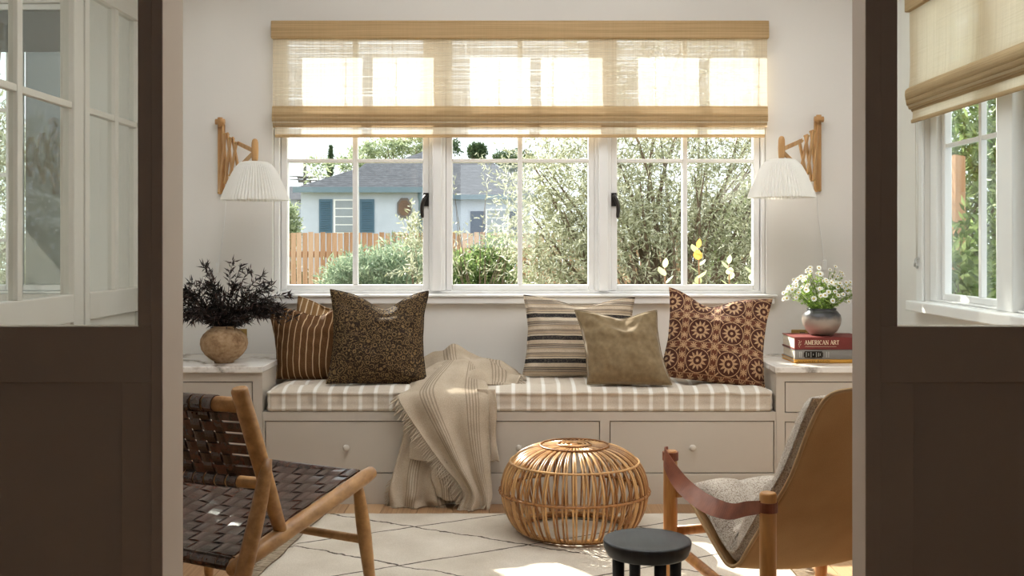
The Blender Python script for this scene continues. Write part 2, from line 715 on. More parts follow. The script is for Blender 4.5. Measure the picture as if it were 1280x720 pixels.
# window of the room on the left, half covered by a grey shade
w4 = casement('window_4', 'white divided window seen through the glazed doors', mpb, -2.62, -2.30, GZ0, 2.06, [], [1.058, 1.353, 1.645], 0.06)
w4b = casement('window_9', 'narrow screened window seen through the glazed doors', mpb, -2.235, -2.052, GZ0, 2.06, [], [], 0.06)
m = MB()
m.box(-2.024, -1.992, YB + 0.01, YB + 0.13, WZ0 + 0.001, 2.118)
m.box(-2.272, -2.263, YB + 0.02, YB + 0.13, WZ0 + 0.001, 2.118)
m.box(-3.099, -2.648, YB + 0.02, YB + 0.13, WZ0 + 0.001, 2.118)
m.box(-2.648, -2.024, YB + 0.02, YB + 0.13, WZ0 + 0.001, 0.829)
m.box(-2.648, -2.024, YB + 0.02, YB + 0.13, 2.092, 2.118)
struct(m.build('trim_5', 'trim', bevel=0.003), 'white frame of the window beyond the glazed doors', 'window frame')
gs = Mat('grey_shade_cloth', 0.8)
gs.color((0.30, 0.31, 0.31)); gs.translucent((0.3, 0.31, 0.31), 0.35, 0.15)
m = MB()
m.box(-2.64, -2.04, YB + 0.018, YB + 0.0195, 1.90, 2.085)
sh = m.build('roller_shade', gs.m); tag(sh, 'grey roller shade in the window beyond the glazed doors', 'roller shade')
sc = MB(); sc.box(-2.235, -2.052, YB + 0.095, YB + 0.096, GZ0, 2.06)
scm = Mat('insect_screen', 0.8); scm.color((0.2, 0.21, 0.21)); scm.translucent((0.2, 0.2, 0.2), 0.3, 0.28)
sc.build('insect_screen', scm.m, w4b)


# ---- glazed doors in the left wall
def gdoor(name, label, y0, y1, mun):
    root = sempty(name, (XL - 0.05, (y0 + y1) / 2, 0), label, 'door')
    x0, x1 = XL - 0.06, XL - 0.015
    m = MB()
    m.box(x0, x1, y0, y0 + 0.045, 0.005, 2.115)
    m.box(x0, x1, y1 - 0.045, y1, 0.005, 2.115)
    m.box(x0, x1, y0 + 0.045, y1 - 0.045, 0.745, 0.85)
    m.box(x0, x1, y0 + 0.045, y1 - 0.045, 0.005, 0.15)
    m.box(x0, x1, y0 + 0.045, y1 - 0.045, 2.02, 2.115)
    m.build('door_frame', 'sidepaint', root, bevel=0.004)
    m = MB(); m.box(x0 + 0.015, x1 - 0.015, y0 + 0.045, y1 - 0.045, 0.15, 0.745)
    m.build('panel', 'sidepaint', root)
    m = MB()
    m.box(x0 + 0.006, x1 - 0.006, mun - 0.02, mun + 0.02, 0.85, 2.02)
    m.build('muntin', 'sidepaint', root, bevel=0.003)
    m = MB()
    m.box(x0 + 0.008, x1 - 0.008, y0 + 0.045, mun - 0.02, 1.55, 1.575)
    m.box(x0 + 0.008, x1 - 0.008, mun + 0.02, y1 - 0.045, 1.55, 1.575)
    m.build('muntin', 'sidepaint', root, bevel=0.003)
    for a, b in ((y0 + 0.045, mun - 0.02), (mun + 0.02, y1 - 0.045)):
        for c, d in ((0.85, 1.55), (1.575, 2.02)):
            p = MB(); p.box(x0 + 0.020, x0 + 0.024, a + 0.001, b - 0.001, c + 0.001, d - 0.001)
            p.build('pane', 'glass', root)
    return root


gdoor('door_1', 'cream glazed door leaf looking into the side room', 3.14, 4.105, 3.63)
gdoor('door_2', 'cream glazed door leaf next to the back corner', 4.165, 4.795, 4.51)
m = MB(); m.box(XL - 0.09, XL - 0.02, 4.107, 4.163, 0.005, 2.117)
m.box(XL - 0.09, XL - 0.02, 2.622, 3.138, 0.005, 2.117)
struct(m.build('trim_6', 'sidepaint', bevel=0.004), 'cream post between the glazed doors', 'door post')

# ---- dark partition with glass upper panels
def sidelight(sgn, name, label, xin, xj, xg, xp, xo, yfar):
    """xin: opening edge, xj: inner casing edge, xg: glass edge, xp: panel edge, xo: outer end"""
    root = sempty(name, ((xin + xo) / 2, YN, 0), label, 'partition')
    a = min
    m = MB()
    m.box(xin, xj, YN - 0.008, yfar, 0, 2.2)
    m.build('jamb', 'taupe', root, bevel=0.002)
    m = MB()
    y0, y1 = YN, YN + 0.05
    m.box(xj, xg, y0, y1, 0.8775, 2.05)
    m.box(xj, xp, y0, y1, 0, 0.767)
    m.box(xj, xo, y0, y1, 0.767, 0.8775)
    m.box(xp, xo, y0, y1, 0.0, 0.14)
    m.box(xj, xo, y0, y1, 2.05, 2.2)
    m.build('stile_and_rail', 'taupe', root, bevel=0.0015)
    m = MB(); m.box(xp, xo, y0 + 0.022, y1 - 0.010, 0.14, 0.767)
    m.build('panel', 'taupe', root)
    m = MB(); m.box(xg, xo, y0 + 0.022, y0 + 0.026, 0.8775, 2.05)
    m.build('pane', 'glass', root)
    return root


s0 = YN / F
sidelight(-1, 'wall_partition_left', 'dark taupe partition beside the woven leather chair', LX, (190 - VX) * s0, (172 - VX) * s0, (152 - VX) * s0, XL - 0.2, YF)
sidelight(1, 'wall_partition_right', 'dark taupe partition beside the canvas sling chair', RX, (1100 - VX) * s0, (1122 - VX) * s0, (1142 - VX) * s0, XR + 0.2, 2.203)
m = MB(); m.box(-2.5, 2.5, YN - 0.01, 2.2, 2.201, ZC)
struct(m.build('wall_header', 'taupe'), 'dark taupe header above the wide opening', 'header')
m = MB(); m.box(-2.36, XL - 0.2, YN, YF - 0.05, 0, 2.2); m.box(XR + 0.2, 2.36, YN, YF - 0.05, 0, 2.2)
struct(m.build('wall_partition_end', 'taupe'), 'dark taupe ends of the partition', 'wall')

# =================================================================== WINDOW SEAT
S1 = 0.0032
Y1 = 4.32
def X1(px): return (px - VX) * S1
def Z1(py): return H - (py - VY) * S1


mm = Mat('white_marble', 0.18, 0.5)
n1 = mm.noise(2.2, 6, (1, 1, 1), 0.62)
n2 = mm.noise(9, 5)
vein = ((n1 - 0.5).abs() * 14.0).min(1.0)
mm.color(mm.ramp(vein * 0.75 + n2 * 0.35, [(0.18, srgb(150, 142, 132)), (0.42, srgb(206, 198, 188)), (0.75, srgb(238, 233, 226))]))
MAT['marble'] = mm.m


def knob(x, z, parent):
    m = MB()
    prof = [(0.0, 0.027), (0.006, 0.0267), (0.011, 0.0245), (0.0135, 0.020), (0.012, 0.015), (0.008, 0.011), (0.0065, 0.006), (0.008, 0.001), (0.008, 0.0)]
    mb = MB().lathe(prof, 20)
    m.add([(x + p[0], Y1 + 0.003 - p[2], z + p[1]) for p in mb.v], mb.f, True)
    return m.build('knob', 'knob', parent)


def drawer(root, x0, x1, z0, z1, with_knob=True):
    g = 0.0034
    m = MB(); m.box(x0 + g, x1 - g, Y1 + 0.003, Y1 + 0.022, z0 + g, z1 - g)
    d = m.build('drawer', 'cabinet', root, bevel=0.0012)
    if with_knob:
        knob((x0 + x1) / 2, (z0 + z1) / 2, d)
    return d


def carcass(root, x0, x1, z0, z1, openings, y1=YB - 0.002):
    """front frame boxes round drawer openings (columns of (x0,x1,[(z0,z1)..]))"""
    m = MB()
    xs = x0
    for a, b, zz in openings:
        if a > xs:
            m.box(xs, a, Y1, Y1 + 0.024, z0, z1)
        zc = z0
        for c, d in sorted(zz):
            if c > zc:
                m.box(a, b, Y1, Y1 + 0.024, zc, c)
            zc = d
        if zc < z1:
            m.box(a, b, Y1, Y1 + 0.024, zc, z1)
        xs = b
    if xs < x1:
        m.box(xs, x1, Y1, Y1 + 0.024, z0, z1)
    m.build('face_frame', 'cabinet', root)
    m = MB()
    m.box(x0, x1, Y1 + 0.0245, y1, z0, z1)
    return m.build('carcass', 'cabinet', root)


BX0, BX1 = X1(328), X1(970)
ZS = Z1(515)
bench = thing('window_seat', 'long greige window seat with three wide drawers', 'window seat', ((BX0 + BX1) / 2, 4.55, 0))
zz = [(Z1(592), Z1(526))]
ops = [(X1(331), X1(536), zz), (X1(548), X1(750), zz), (X1(762), X1(968), zz)]
carcass(bench, BX0 + 0.001, BX1 - 0.001, 0.001, ZS, ops)
for a, b, q in ops:
    drawer(bench, a, b, *q[0])
m = MB(); m.box(BX0 + 0.002, BX1 - 0.002, Y1 - 0.003, Y1 - 0.0002, 0.0, Z1(593.5))
m.build('toe_board', 'cabinet', bench)

lc = thing('side_cabinet', 'greige drawer cabinet under the dark branches', 'cabinet', ((XL + BX0) / 2, 4.55, 0))
zo = [(Z1(516), Z1(477)), (Z1(592), Z1(527))]
ops = [(XL + 0.03, X1(316), zo)]
carcass(lc, XL + 0.001, BX0 - 0.001, 0.001, Z1(466), ops)
for c, d in zo:
    drawer(lc, XL + 0.03, X1(316), c, d, False)
rc = thing('side_cabinet', 'greige drawer cabinet under the stacked books', 'cabinet', ((XR + BX1) / 2, 4.55, 0))
ops = [(X1(981), XR - 0.03, zo)]
carcass(rc, BX1 + 0.001, XR - 0.001, 0.001, Z1(466), ops)
for c, d in zo:
    drawer(rc, X1(981), XR - 0.03, c, d, False)
ZM = Z1(458.2)
m = MB(); m.box(XL + 0.002, X1(328.5), Y1 - 0.012, YB - 0.002, Z1(466) + 0.0005, ZM)
tag(m.build('marble_top', 'marble', bevel=0.003), 'veined marble slab under the round clay vase', 'marble slab')
m = MB(); m.box(X1(968), XR - 0.002, Y1 - 0.012, YB - 0.002, Z1(466) + 0.0005, ZM)
tag(m.build('marble_top', 'marble', bevel=0.003), 'white marble slab under the stacked books', 'marble slab')

# ------------------------------------------------------------------ seat mattress
cm = Mat('striped_linen', 0.9, 0.2)
X_, Y_, Z_ = cm.xyz()
wob = (cm.noise(6, 2) - 0.5) * 0.006
fr = ((X_ + wob + 2.0) / 0.0612).frac()
st = (fr - 0.5).abs().lt(0.13)
st2 = ((fr - 0.5).abs() - 0.13).abs().lt(0.03)
wv = cm.noise(420, 2, (1, 1, 1))
base = cm.ramp(wv, [(0.3, srgb(196, 182, 164)), (0.7, srgb(216, 204, 188))])
c_ = cm.mix(st * 0.85, base, srgb(242, 238, 230))
c_ = cm.mix(st2 * 0.6, c_, srgb(212, 202, 186))
cm.color(c_)
cm.bump(wv, 0.25, 0.002)
MAT['linen_stripe'] = cm.m


def mattress():
    x0, x1, y0, y1, z0, z1 = BX0 + 0.026, BX1 - 0.024, Y1 + 0.012, YB - 0.012, ZS + 0.0005, Z1(489)
    nx, ny = 150, 34
    tuft = [(x0 + 0.1 + i * (x1 - x0 - 0.2) / 9, y0 + 0.12 + j * 0.24) for i in range(10) for j in range(2)]

    def top(x, y):
        u = (x - x0) / (x1 - x0); v = (y - y0) / (y1 - y0)
        e = min(min(u, 1 - u) * (x1 - x0), min(v, 1 - v) * (y1 - y0))
        z = z1 + 0.018 * (1 - math.exp(-e / 0.035))
        for tx, ty in tuft:
            z -= 0.020 * math.exp(-((x - tx) ** 2 + (y - ty) ** 2) / 0.0011)
        z += 0.005 * noise.noise(Vector((x * 9, y * 9, 0)))
        return z
    P = []
    for i in range(nx + 1):
        x = x0 + (x1 - x0) * i / nx
        P.append([(x, y0 + (y1 - y0) * j / ny, top(x, y0 + (y1 - y0) * j / ny)) for j in range(ny + 1)])
    m = MB()
    m.grid(P, flip=False)
    # boxed border with two rolled edges
    prof = [(0.0, 0.0), (-0.004, -0.004), (-0.009, -0.003), (-0.0115, -0.009), (-0.008, -0.015), (-0.005, -0.018), (-0.0065, -0.03),
            (-0.0065, -0.045), (-0.005, -0.058), (-0.009, -0.063), (-0.0115, -0.070), (-0.008, -0.077), (0.0, -0.079)]
    hz = z1 - z0
    ring = [(x0 + (x1 - x0) * i / nx, y0, 0, -1) for i in range(nx + 1)] + [(x1, y0 + (y1 - y0) * j / ny, 1, 0) for j in range(1, ny + 1)] \
        + [(x1 - (x1 - x0) * i / nx, y1, 0, 1) for i in range(1, nx + 1)] + [(x0, y1 - (y1 - y0) * j / ny, -1, 0) for j in range(1, ny)]
    n = len(ring)
    vs, fs = [], []
    for (x, y, a, b) in ring:
        puff = 0.0035 * noise.noise(Vector((x * 14 + 3, y * 14, 5))) + 0.010 * abs(math.sin(x * 26 + y * 26))
        zt = top(x, y)
        for k, (d, dz) in enumerate(prof):
            f = k / (len(prof) - 1)
            q = -d + puff * math.sin(PI * f)
            z = zt + (z0 - zt) * (-dz / 0.079)
            vs.append((x + a * q, y + b * q, z))
    L = len(prof)
    for i in range(n):
        j = (i + 1) % n
        for k in range(L - 1):
            fs.append((i * L + k, i * L + k + 1, j * L + k + 1, j * L + k))
    m.add(vs, fs, True)
    bot = [i * L + L - 1 for i in range(n)]
    o = len(m.v) - len(vs)
    m.f.append(tuple(o + i for i in bot)); m.s.append(False)
    return m


root = thing('seat_mattress', 'beige striped linen mattress tufted along the window seat', 'cushion', ((BX0 + BX1) / 2, 4.55, ZS))
mattress().build('mattress', 'linen_stripe', root, recalc=True)

# ------------------------------------------------------------------ pillows


def pillow_mesh(w, h, T, dent=0.0, du=0.0, conc=0.07, wr=0.006, seed=0, n=44, shear=0.0):
    def half(sgn):
        P = []
        for i in range(n + 1):
            u = -1 + 2 * i / n
            row = []
            for j in range(n + 1):
                v = -1 + 2 * j / n
                x = w / 2 * u * (1 - conc * (1 - v * v))
                z = h / 2 * v * (1 - conc * (0.15 if v < 0 else 1.0) * (1 - u * u))
                prof = max(0.0, (1 - u ** 2) * (1 - v ** 2)) ** 0.5
                t = T / 2 * prof * (1 - 0.25 * v)
                if dent:
                    g = math.exp(-((u - du) / 0.42) ** 2)
                    sv = max(0.0, (v - 0.0) / 1.0) ** 1.3
                    z -= dent * g * sv
                    t *= 1 - 0.35 * g * sv
                    t += 0.018 * prof * math.exp(-((v - 0.35) / 0.22) ** 2) * math.exp(-((u - du) / 0.6) ** 2)
                x -= shear * z
                q = noise.noise(Vector((u * 2.3 + seed * 7.1, v * 2.3, sgn * 2.0)))
                q2 = noise.noise(Vector((u * 6 + seed * 3.3, v * 5, sgn * 3.0)))
                edge = max(abs(u), abs(v))
                crease = math.sin(7 * (u + v * 0.6) + 4 * q) * max(0, edge - 0.45) * 0.010
                y = sgn * t + (q * wr * 1.6 + q2 * wr) * min(1.0, prof * 2.5) + crease * min(1, prof * 3) * sgn
                x += 0.003 * noise.noise(Vector((u * 3, v * 3, 9 + seed)))
                row.append((x, y, z))
            P.append(row)
        return P
    m = MB()
    A, B = half(-1), half(1)
    m.grid(A, flip=True)
    m.grid(B, flip=False)
    # weld rim
    import bmesh
    me = m.mesh('pillow')
    bm = bmesh.new(); bm.from_mesh(me)
    bmesh.ops.remove_doubles(bm, verts=bm.verts, dist=0.0012)
    bmesh.ops.recalc_face_normals(bm, faces=bm.faces)
    bm.to_mesh(me); bm.free()
    rim = [Vector(A[i][0]) for i in range(n + 1)] + [Vector(A[n][j]) for j in range(1, n + 1)] + \
          [Vector(A[i][n]) for i in range(n - 1, -1, -1)] + [Vector(A[0][j]) for j in range(n - 1, 0, -1)]
    return me, rim


def pillow(name, label, mat, centre, size, rot, **kw):
    me, rim = pillow_mesh(size[0], size[1], size[2], **kw)
    o = link(name, me, mat, loc=centre, rot=rot)
    tag(o, label, 'pillow')
    mb = MB().loop(rim, 0.0028, 5)
    mb.build('seam', mat, o)
    s = o.children[0]
    s.matrix_parent_inverse = Matrix.Identity(4)
    s.location = (0, 0, 0)
    return o


def fabric(name, col, bscale=500, bst=0.2, rough=0.9, sheen=0.0):
    m = Mat(name, rough, 0.15)
    return m


# brown and cream pinstripe
p = Mat('brown_stripe_linen', 0.9, 0.15)
X_, Y_, Z_ = p.xyz()
wv = p.noise(500, 2)
f = ((X_ + (p.noise(5, 2) - 0.5) * 0.001 + 1.0) / 0.0285).frac()
b_ = p.ramp(wv, [(0.3, srgb(84, 56, 33)), (0.7, srgb(116, 82, 52))])
p.color(p.mix(f.near(0.5, 0.075), b_, srgb(196, 168, 132))); p.bump(wv, 0.2, 0.002)
MAT['p_brown'] = p.m
p = Mat('tan_stripe_linen', 0.9, 0.15)
X_, Y_, Z_ = p.xyz()
f = ((X_ + 1.0) / 0.026).frac()
p.color(p.mix(f.near(0.5, 0.10), srgb(150, 116, 78), srgb(222, 204, 172))); p.bump(p.noise(500, 2), 0.2, 0.002)
MAT['p_tan'] = p.m

# dark block print: small gold rosettes on near-black
p = Mat('dark_rosette_print', 0.85, 0.15)
X_, Y_, Z_ = p.xyz()
v1 = p.voro(42)
d1 = p.voro(42, 'DISTANCE_TO_EDGE')
v2 = p.voro(170)
ring = ((v1 * 3.2 * PI * 2.0).sin().gt(0.25)) * (d1.gt(0.06))
dots = v2.lt(0.33)
fac = (ring.max(dots * 0.8)) * p.noise(40, 2).gt(0.36)
p.color(p.mix(fac, srgb(48, 37, 29), srgb(120, 98, 66))); p.bump(p.noise(400, 2), 0.15, 0.002)
MAT['p_dark'] = p.m

# grey, charcoal and cream woven bands (run across the pillow)
p = Mat('woven_band_wool', 0.95, 0.1)
X_, Y_, Z_ = p.xyz()
zz_ = Z_ + (p.noise(7, 2) - 0.5) * 0.004
f = ((zz_ + 1.0) / 0.098).frac()
cream, beige, char, mid = srgb(206, 190, 168), srgb(186, 166, 142), srgb(46, 44, 46), srgb(118, 108, 100)
col = p.ramp(f, [(0.0, char), (0.13, cream), (0.2, mid), (0.23, beige), (0.32, mid), (0.345, beige), (0.37, mid), (0.40, cream), (0.52, beige), (0.58, mid),
                 (0.61, cream), (0.64, mid), (0.70, beige), (0.73, mid), (0.78, cream), (0.94, char)], 'CONSTANT')
col = p.mix(p.noise(300, 2).gt(0.55) * 0.35, col, srgb(150, 138, 122))
p.color(col); p.bump(p.noise(350, 2, (1, 1, 2)), 0.35, 0.003)
MAT['p_band'] = p.m

# olive velvet
p = Mat('olive_velvet', 0.95, 0.05)
p.color(p.ramp(p.noise(60, 3), [(0.3, srgb(124, 106, 80)), (0.7, srgb(140, 121, 92))]))
p.b.inputs['Sheen Weight'].default_value = 0.35
p.b.inputs['Sheen Roughness'].default_value = 0.4
MAT['p_olive'] = p.m

# maroon block print with stars and small crosses
p = Mat('maroon_star_print', 0.75, 0.3)
X_, Y_, Z_ = p.xyz()


def star(u, v, R, k, inner=0.45):
    r = (u * u + v * v).sqrt()
    th = v.atan2(u)
    tri = (th * (k / (2 * PI)) + 0.25).frac().pingpong(0.5) * 2.0
    rad = (tri * (1 - inner) + inner) * R
    return r.lt(rad) , r


cell = 0.126
u = ((X_ + 5 * cell + 0.005) / cell).frac() - 0.5
v = ((Z_ + 5 * cell + 0.06) / cell).frac() - 0.5
rowp = ((Z_ + 5 * cell + 0.06) / cell).floor().m('MODULO', 2.0)
s1, r1 = star(u, v, 0.31, 12, 0.50)
core = r1.lt(0.13)
rng1 = r1.near(0.375, 0.012)
diag = ((u.abs() - v.abs()).abs().lt(0.03)) * r1.gt(0.41)
# side columns of little crosses
c2 = 0.042
u2 = ((X_ + 5 * cell + 0.005 + cell / 2) / c2).frac() - 0.5
v2_ = ((Z_ + 5 * cell) / c2).frac() - 0.5
s2, r2 = star(u2, v2_, 0.40, 8, 0.24)
band = (u.abs().gt(0.40))
hb = ((v.abs()).gt(0.40))
lines = (u.abs().near(0.405, 0.012)).max(v.abs().near(0.405, 0.012))
big = s1 * (1 - core) * r1.lt(0.36)
fac = big.max(rng1).max(diag).max(core * r1.lt(0.05))
band_any = band.max(hb)
fac = fac * (1 - band_any) + s2 * band_any
fac = fac.max(lines * 0.6)
fac = fac * (p.noise(220, 2).gt(0.36))
ground = p.mix(band_any, srgb(74, 36, 22), srgb(96, 52, 32))
p.color(p.mix(fac, ground, srgb(184, 148, 112))); p.bump(p.noise(450, 2), 0.2, 0.002)
MAT['p_star'] = p.m

R_ = math.radians
tilt = lambda t, y=0, r=0: (R_(t), R_(r), R_(y))
ZP = Z1(489) + 0.012


def pil(name, label, mat, px, Db, size, t, yaw, roll, **kw):
    """px: picture column of the pillow's middle; Db: depth of its bottom edge on the mattress"""
    hh = size[1] / 2 * 0.97
    D = Db + math.sin(R_(t)) * hh
    c = Vector(((px - VX) * D / F, D, 0.476 + math.cos(R_(t)) * hh))
    return pillow(name, label, mat, c, size, Euler((R_(-t), R_(roll), R_(yaw)), 'ZYX').to_matrix().to_euler(), **kw)


pil('throw_pillow', 'small tan striped pillow tucked behind the brown striped one', 'p_tan', 406, 4.735, (0.30, 0.315, 0.06), 3, -4, 10, seed=1, dent=0.02)
pil('throw_pillow', 'brown pillow with thin cream stripes near the clay vase', 'p_brown', 387, 4.55, (0.335, 0.315, 0.13), 17, -8, 2, seed=2, dent=0.03, du=0.3, wr=0.005, conc=0.10, shear=0.24)
pil('throw_pillow', 'dark block-printed pillow with a folded shiny top edge', 'p_dark', 473, 4.405, (0.41, 0.40, 0.15), 20, 6, -1, seed=3, dent=0.06, du=0.10, conc=0.11)
pil('throw_pillow', 'cream pillow with charcoal woven bands behind the olive one', 'p_band', 724, 4.63, (0.485, 0.35, 0.13), 13, 2, 1, seed=4, dent=0.03, du=0.05, conc=0.09)
pil('throw_pillow', 'plain olive velvet pillow in front of the banded one', 'p_olive', 778, 4.375, (0.34, 0.315, 0.13), 21, -4, 1.5, seed=5, dent=0.025, du=0.1, conc=0.10, shear=0.17)
pil('throw_pillow', 'maroon pillow printed with cream stars and crosses', 'p_star', 895, 4.43, (0.43, 0.385, 0.15), 19, -6, 9, seed=6, dent=0.05, du=-0.2, conc=0.10)

# =================================================================== BLINDS
def woven(name, c1, c2, tr, fac, axis, open_w=0.10):
    """woven grass cloth: fine slubs along `axis` plus sparse warp threads"""
    m = Mat(name, 0.75, 0.2)
    sc_h = (2, 2, 260)
    slub = m.noise(1.0, 3, sc_h, 0.6)
    along = (190, 2, 2) if axis == 'x' else (2, 190, 2)
    warp = m.noise(1.0, 2, along, 0.5)
    blot = m.noise(8, 3)
    ww = 0.45 if open_w > 0 else 0.12
    f = slub * (1.0 - ww) + warp * ww + blot * 0.1
    col = m.ramp(f, [(0.38, c1), (0.68, c2)])
    m.color(col)
    m.bump(slub, 0.3, 0.002)
    tcol = m.ramp(f, [(0.35, mul(tr, 0.72)), (0.72, tr)])
    op = (slub.gt(0.57)) * open_w * 1.6 + (warp.gt(0.60)) * open_w * 0.5 + open_w * 0.4
    m.translucent(tcol, fac, op)
    return m.m


MAT['blind'] = woven('grass_cloth', srgb(206, 184, 150), srgb(236, 220, 192), (0.90, 0.86, 0.78), 0.30, 'x', 0.15)
MAT['blind_fold'] = woven('grass_cloth_doubled', srgb(196, 164, 118), srgb(226, 198, 154), (0.72, 0.58, 0.40), 0.40, 'x', 0.0)
MAT['blind_r'] = woven('grass_cloth_side', srgb(190, 166, 130), srgb(216, 196, 162), (0.86, 0.76, 0.60), 0.45, 'y', 0.05)
MAT['blind_fold_r'] = woven('grass_cloth_side_doubled', srgb(178, 150, 112), srgb(206, 180, 140), (0.55, 0.42, 0.28), 0.35, 'y', 0.0)
MAT['cord'] = paint('cream_cord', (0.62, 0.57, 0.48), 0.8, 0.03, 30, 0)


def roman_blind(label, mp, a0, a1, side, mats, cords):
    """mp(a, d, z): d is the distance off the wall into the room"""
    root = thing('woven_blind', label, 'window blind', mp((a0 + a1) / 2, 0.02, 1.513))

    def strip(name, prof, mat, e=0.0, bul=0.0):
        m = MB()
        na = 40
        rows = []
        for i in range(na + 1):
            a = a0 + e + (a1 - a0 - 2 * e) * i / na
            rows.append([mp(a, d + bul * noise.noise(Vector((a * 2.2, z * 3, 1.7))), z) for d, z in prof])
        m.grid(rows, smooth=True)
        return m.build(name, mat, root)
    m = MB()
    p, q = mp(a0 - 0.002, 0.005, 1.948), mp(a1 + 0.002, 0.064, 2.026)
    m.box(p[0], q[0], p[1], q[1], p[2], q[2])
    m.build('valance', mats[1], root, bevel=0.004)
    strip('fabric', [(0.045, 1.95), (0.045, 1.85), (0.044, 1.75), (0.046, 1.68), (0.05, 1.645), (0.055, 1.60), (0.054, 1.58), (0.046, 1.566)], mats[0], 0.004, 0.004)
    # gathered folds, front to back
    for i, (z0, z1, d) in enumerate([(1.646, 1.600, 0.064), (1.622, 1.580, 0.059), (1.606, 1.566, 0.052), (1.598, 1.556, 0.040)]):
        pr = [(d - 0.03, z0 + 0.004), (d - 0.008, z0 + 0.0035), (d, z0 - 0.006), (d + 0.001, (z0 + z1) / 2), (d - 0.002, z1 + 0.004), (d - 0.009, z1), (d - 0.02, z1 + 0.004), (d - 0.026, z1 + 0.02)]
        strip('fold', pr, mats[1], 0.004 - 0.002 * (i % 2), 0.003)
    strip('hem_panel', [(0.036, 1.575), (0.036, 1.55), (0.037, 1.532), (0.038, 1.524)], mats[0], 0.012, 0.002)
    m = MB()
    p, q = mp(a0 + 0.012, 0.032, 1.512), mp(a1 - 0.012, 0.044, 1.526)
    m.box(p[0], q[0], p[1], q[1], p[2], q[2])
    m.build('hem_bar', mats[1], root, bevel=0.003)
    for c in cords:
        pts = [mp(c, 0.012, 1.95), mp(c + 0.002, 0.011, 1.8), mp(c - 0.001, 0.012, 1.66), mp(c, 0.014, 1.58)]
        mb = MB().tube(crline(pts, 8), 0.0016, 5)
        for z in (1.86, 1.76, 1.68):
            mb.loop([mp(c + 0.006 * math.cos(t), 0.012, z + 0.006 * math.sin(t)) for t in [k * PI / 5 for k in range(10)]], 0.0015, 4)
        mb.build('lift_cord', 'cord', root)
    return root


def bX(px): return (px - VX) * 4.78 / F
roman_blind('wide tan woven roman blind over the casement windows', lambda a, d, z: Vector((a, YB - d, z)), bX(340), bX(960), -1,
            ('blind', 'blind_fold'), [bX(p) for p in (426, 489, 618, 685, 749, 813, 942)])
rb = roman_blind('tan woven roman blind over the side window', lambda a, d, z: Vector((XR - 0.012 - d, a, z)), 2.38, 4.238, -1,
                 ('blind_r', 'blind_fold_r'), [])
# bead chain of the side blind
ch = thing('bead_chain', 'thin bead chain loop hanging below the side blind', 'blind chain', (XR - 0.02, 4.25, 0.97))
mb = MB()
for yy in (4.245, 4.265):
    mb.tube([(XR - 0.022, yy, 1.56), (XR - 0.021, yy - 0.001, 1.3), (XR - 0.022, 4.252 + (yy - 4.255) * 0.6, 0.985)], 0.0013, 5)
mb.build('chain', 'cord', ch)
mb = MB()
for k in range(7):
    a = k * 0.9
    mb.lathe([(0.0, 0.006), (0.004, 0.004), (0.006, 0), (0.004, -0.004), (0, -0.006)], 8, (XR - 0.024 + 0.006 * math.cos(a), 4.254 + 0.011 * math.sin(a * 1.7), 0.985 - 0.006 * k))
bm_ = paint('clear_beads', (0.55, 0.55, 0.53), 0.2, 0.05, 30, 0)
mb.build('tassel_bead', bm_, ch)

# =================================================================== WALL LAMPS
MAT['oak_lamp'] = wood('oiled_oak', srgb(166, 120, 72), srgb(210, 166, 112), 0.4, (40, 40, 6), 1.0, 0.2, 0.05)
sm = Mat('pleated_shade', 0.55, 0.3)
sm.color(sm.ramp(sm.noise(6, 2), [(0.3, (0.86, 0.85, 0.81)), (0.7, (0.90, 0.89, 0.86))]))
sm.translucent((0.86, 0.82, 0.74), 0.30)
MAT['shade'] = sm.m
MAT['brass'] = paint('brass', (0.50, 0.33, 0.12), 0.35, 0.1, 20, 0)
MAT['brass'].node_tree.nodes['Principled BSDF'].inputs['Metallic'].default_value = 0.8
MAT['plastic'] = paint('white_plastic', (0.80, 0.79, 0.76), 0.35, 0.01, 20, 0)


